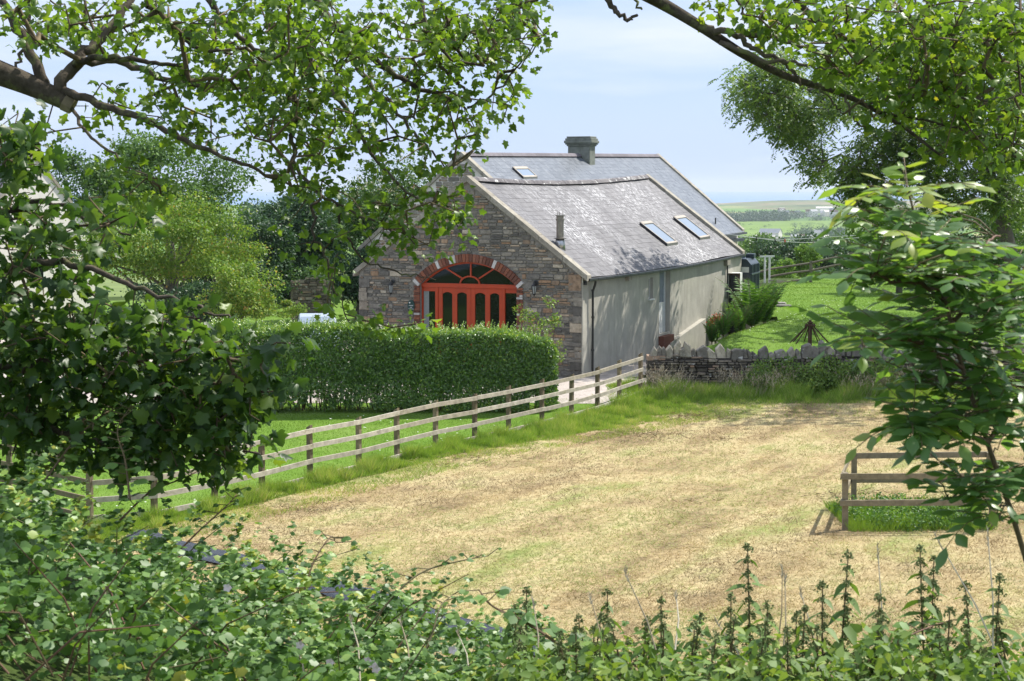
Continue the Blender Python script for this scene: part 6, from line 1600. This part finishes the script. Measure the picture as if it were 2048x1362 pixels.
# third sycamore: limb hanging in from the top, leaves filling the upper right
s3 = thing('sycamore', 'sycamore whose long bare limb droops across the upper right corner', 'sycamore', (2.2, -3.0, gz(2.2, -3)))
sk = Skel(); Y = 13.0
sk.addlimb([Vector((2.2,-3,gz(2,-3)-.3)), Vector((2.0,-2.6,8)), Vector((1.6,0,10.6)), Vector((1.2,5,11)), Vector((.95,9.5,9.6)), at(1255,-30,Y-.3)], .3, .06, 6, 9)
sk.addlimb([at(1255,-30,Y-.3), at(1330,10,Y), at(1400,52,Y), at(1490,110,Y+.1), at(1580,155,Y+.2), at(1690,190,Y+.3), at(1800,250,Y+.3), at(1880,310,Y+.2)], .050, .009, 6, 9)
for pts, r0, r1 in (([at(1400,52,Y), at(1465,68,Y), at(1545,75,Y+.2), at(1620,95,Y+.4)], .030, .010), ([at(1478,72,Y), at(1512,100,Y), at(1575,130,Y), at(1600,165,Y)], .022, .010), ([at(1440,85,Y), at(1520,118,Y-.1), at(1600,128,Y-.1), at(1650,140,Y-.2)], .02, .008),
    ([at(1190,-30,Y-.4), at(1225,10,Y-.4), at(1248,35,Y-.4), at(1278,32,Y-.4)], .026, .010), ([at(1235,-40,Y-.4), at(1262,-5,Y-.4), at(1282,22,Y-.4)], .014, .008),
    ([at(1690,190,Y+.3), at(1700,225,Y+.2), at(1720,250,Y+.2), at(1740,258,Y+.2)], .010, .005), ([at(1640,175,Y+.2), at(1670,210,Y+.1), at(1690,230,Y)], .008, .004),
    ([at(1560,-40,Y+.5), at(1620,30,Y+.6), at(1700,80,Y+.7), at(1800,130,Y+.8), at(1920,180,Y+.8)], .03, .012), ([at(1720,-50,Y+.6), at(1800,20,Y+.6), at(1880,60,Y+.7), at(1990,90,Y+.8)], .026, .012), ([at(1760,225,Y+.3), at(1850,240,Y+.4), at(1950,270,Y+.5), at(2050,300,Y+.6)], .012, .006), ([at(1740,205,Y+.3), at(1850,190,Y), at(1960,200,Y-.2), at(2060,190,Y-.3)], .016, .008), ([at(1480,-40,Y), at(1475,0,Y), at(1500,40,Y), at(1510,62,Y)], .010, .005), ([at(1405,-20,Y), at(1425,20,Y), at(1450,40,Y)], .008, .004)):
    sk.addlimb(pts, r0, r1, 6, 7, .01)
tips = pix_blobs([(1640,40,110,50,13.2,.9,43),(1780,40,120,60,13.4,1.0,55),(1930,40,130,60,13.5,1.0,67),(1700,110,90,45,13.2,.8,33),(1830,130,120,60,13.4,.9,56),(1970,150,100,80,13.4,.9,62),(1860,210,110,50,13.3,.8,43),(1980,260,90,60,13.4,.8,41),(1780,190,60,30,13.2,.6,12),(1530,40,40,40,13,.6,9),(1900,290,70,30,13.3,.5,13),(2020,320,40,40,13.4,.5,13),(1490,10,50,20,13,.5,9),(1540,60,30,20,13,.4,6),(1410,10,20,15,13,.3,3),(1760,240,20,12,13.2,.3,3),(2030,90,60,60,13.5,.8,30)])
up_t = np.array([(R.uniform(1.5,6.5), R.uniform(11,16), R.uniform(8.8,11)) for _ in range(36)])
alltips = np.concatenate([tips, up_t]); sk.grow(alltips, .2, .22, .25); tw = sk.twigs(.0034, 2.2, .02, 5)
L = Leaves(); syc_leaves(L, tips, 7, .070, .145, .14, .3); syc_leaves(L, up_t, 6, .15, .25); finish_tree(s3, sk, tw, M['syc'], L)

# ash sapling at the right
sa = thing('ash_sapling', 'young ash sapling with glossy paired leaflets close to the camera at the right', 'ash sapling', tuple(at(2110,1420,5.0)))
O = Vector(sa.location); sk = Skel(); Y = 4.9
sk.addlimb([at(2110,1420,5.0), at(2060,1150,Y), at(1975,885,Y), at(1925,736,Y), at(1884,580,Y), at(1855,521,Y), at(1832,440,Y), at(1818,388,Y)], .009, .0028, 8, 7)
for pts in ([at(1925,736,Y), at(1850,690,4.8), at(1770,680,4.7), at(1710,690,4.65)], [at(1900,650,Y), at(1980,590,5.0), at(2060,540,5.1)], [at(1975,885,Y), at(1900,850,4.8), at(1830,850,4.7)], [at(1975,885,Y), at(2040,800,5), at(2100,740,5.1)], [at(2010,980,Y), at(1950,960,4.8), at(1900,1000,4.7)], [at(1884,580,Y), at(1800,560,4.8), at(1730,550,4.7)], [at(1884,600,Y), at(1960,500,5), at(2000,470,5.1)]):
    sk.addlimb(pts, .007, .0028, 6, 6, .004)
Y0 = 4.9
spots = [(1822,388,40,14,9),(1820,450,60,30,9),(1830,500,70,40,12),(1900,490,70,40,12),(1790,570,60,40,11),(1880,570,100,50,14),(1980,590,90,60,17),(1780,650,60,40,10),(1850,670,110,50,15),(1990,700,80,70,18),(1820,750,70,40,11),(1930,790,100,60,17),(2020,830,60,70,18),(1845,850,60,40,13),(1960,890,90,45,12),(1840,890,40,25,5),(2000,970,55,40,11),(2030,960,30,60,9),(1990,1035,40,25,6),(2040,620,60,80,16),(1810,620,50,40,6),(1740,640,30,30,3),(1740,560,25,20,2)]
P, tp = [], []
for px, py, rx, ry, n in spots:
    for _ in range(round(n*1.15)):
        a = R.uniform(0,6.283); q = math.sqrt(R.random()); P.append(at(px+rx*q*math.cos(a), py+ry*q*math.sin(a), Y0 + R.uniform(-.35,.35)))
axis = np.array([tuple(p) for p in sk.p]); L = Leaves(); st = MB()
for p in P:
    pa = np.array(tuple(p)); j = int(np.argmin(((axis-pa)**2).sum(1) + .25*(axis[:,2] > pa[2]+.05))); b = Vector(axis[j]); d = p - b
    out = d.normalized() if d.length > .03 else Vector((R.uniform(-1,1),R.uniform(-1,1),.3)).normalized()
    b2 = p - out*.12 if d.length > .2 else b
    az = Vector((out.x + R.gauss(0,.7), out.y + R.gauss(0,.7), 0)); az = az.normalized() if az.length > .05 else Vector((1,0,0))
    ln = R.uniform(.15,.24); droop = R.uniform(-.15,.5); r = min(.88,max(0,R.gauss(.45,.2))); 
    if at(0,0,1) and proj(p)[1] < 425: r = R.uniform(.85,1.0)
    elif R.random() < .04: r = R.uniform(.85,.97)
    pts = [b2 + (az*f + Vector((0,0,1))*(.35*f - droop*f*f*1.3))*ln for f in (0,.2,.4,.6,.8,1.0)]
    if d.length > .12: st.tube([b, b.lerp(b2,.5)+Vector((0,0,.015)), b2], .0022, 4, r=.4)
    st.tube(pts, .0014, 4, r=.4)
    for k in range(1, 6):
        t_ = (pts[k]-pts[k-1]).normalized(); sd = t_.cross(Vector((0,0,1))).normalized(); up_ = sd.cross(t_)
        sz = R.uniform(.052,.077)*(.85 if k in (1,) else 1)
        for s_ in ((1,-1) if k < 5 else (0,)):
            dd_ = sd*s_*.95 + t_*.6 - Vector((0,0,R.uniform(-.1,.3)))
            L.add(T_OVAL, [tuple(pts[k])], [tuple(dd_)], [tuple(up_ + Vector((R.gauss(0,.4),R.gauss(0,.4),0)))], sz, min(1,max(0,r+R.gauss(0,.05))), sz*1.08)
for mbx, nm in ((sk.limb,'stem'), (st,'leaf_stalks')):
    mbx.V = [tuple(Vector(v)-O) for v in mbx.V]; mbx.build(nm, M['cane'], sa, True)
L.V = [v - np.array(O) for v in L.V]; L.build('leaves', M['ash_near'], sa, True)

# ------------------------------------------------------------------ haze over the far country
HAZE_D = 0.00007
mb = MB(); mb.box((-17500,-400,-80),(17500,19500,60)); hz = mb.build('haze', None); tag(hz, 'thin sea haze lying over the far fields', None, None, 'stuff')
m = bpy.data.materials.new('haze'); m.use_nodes = True; n = m.node_tree; n.nodes.remove(n.nodes['Principled BSDF'])
vv_ = n.nodes.new('ShaderNodeVolumePrincipled'); vv_.inputs['Color'].default_value = (.80,.88,1,1); vv_.inputs['Density'].default_value = HAZE_D; vv_.inputs['Anisotropy'].default_value = .2
n.links.new(vv_.outputs[0], n.nodes['Material Output'].inputs['Volume']); hz.data.materials.append(m)
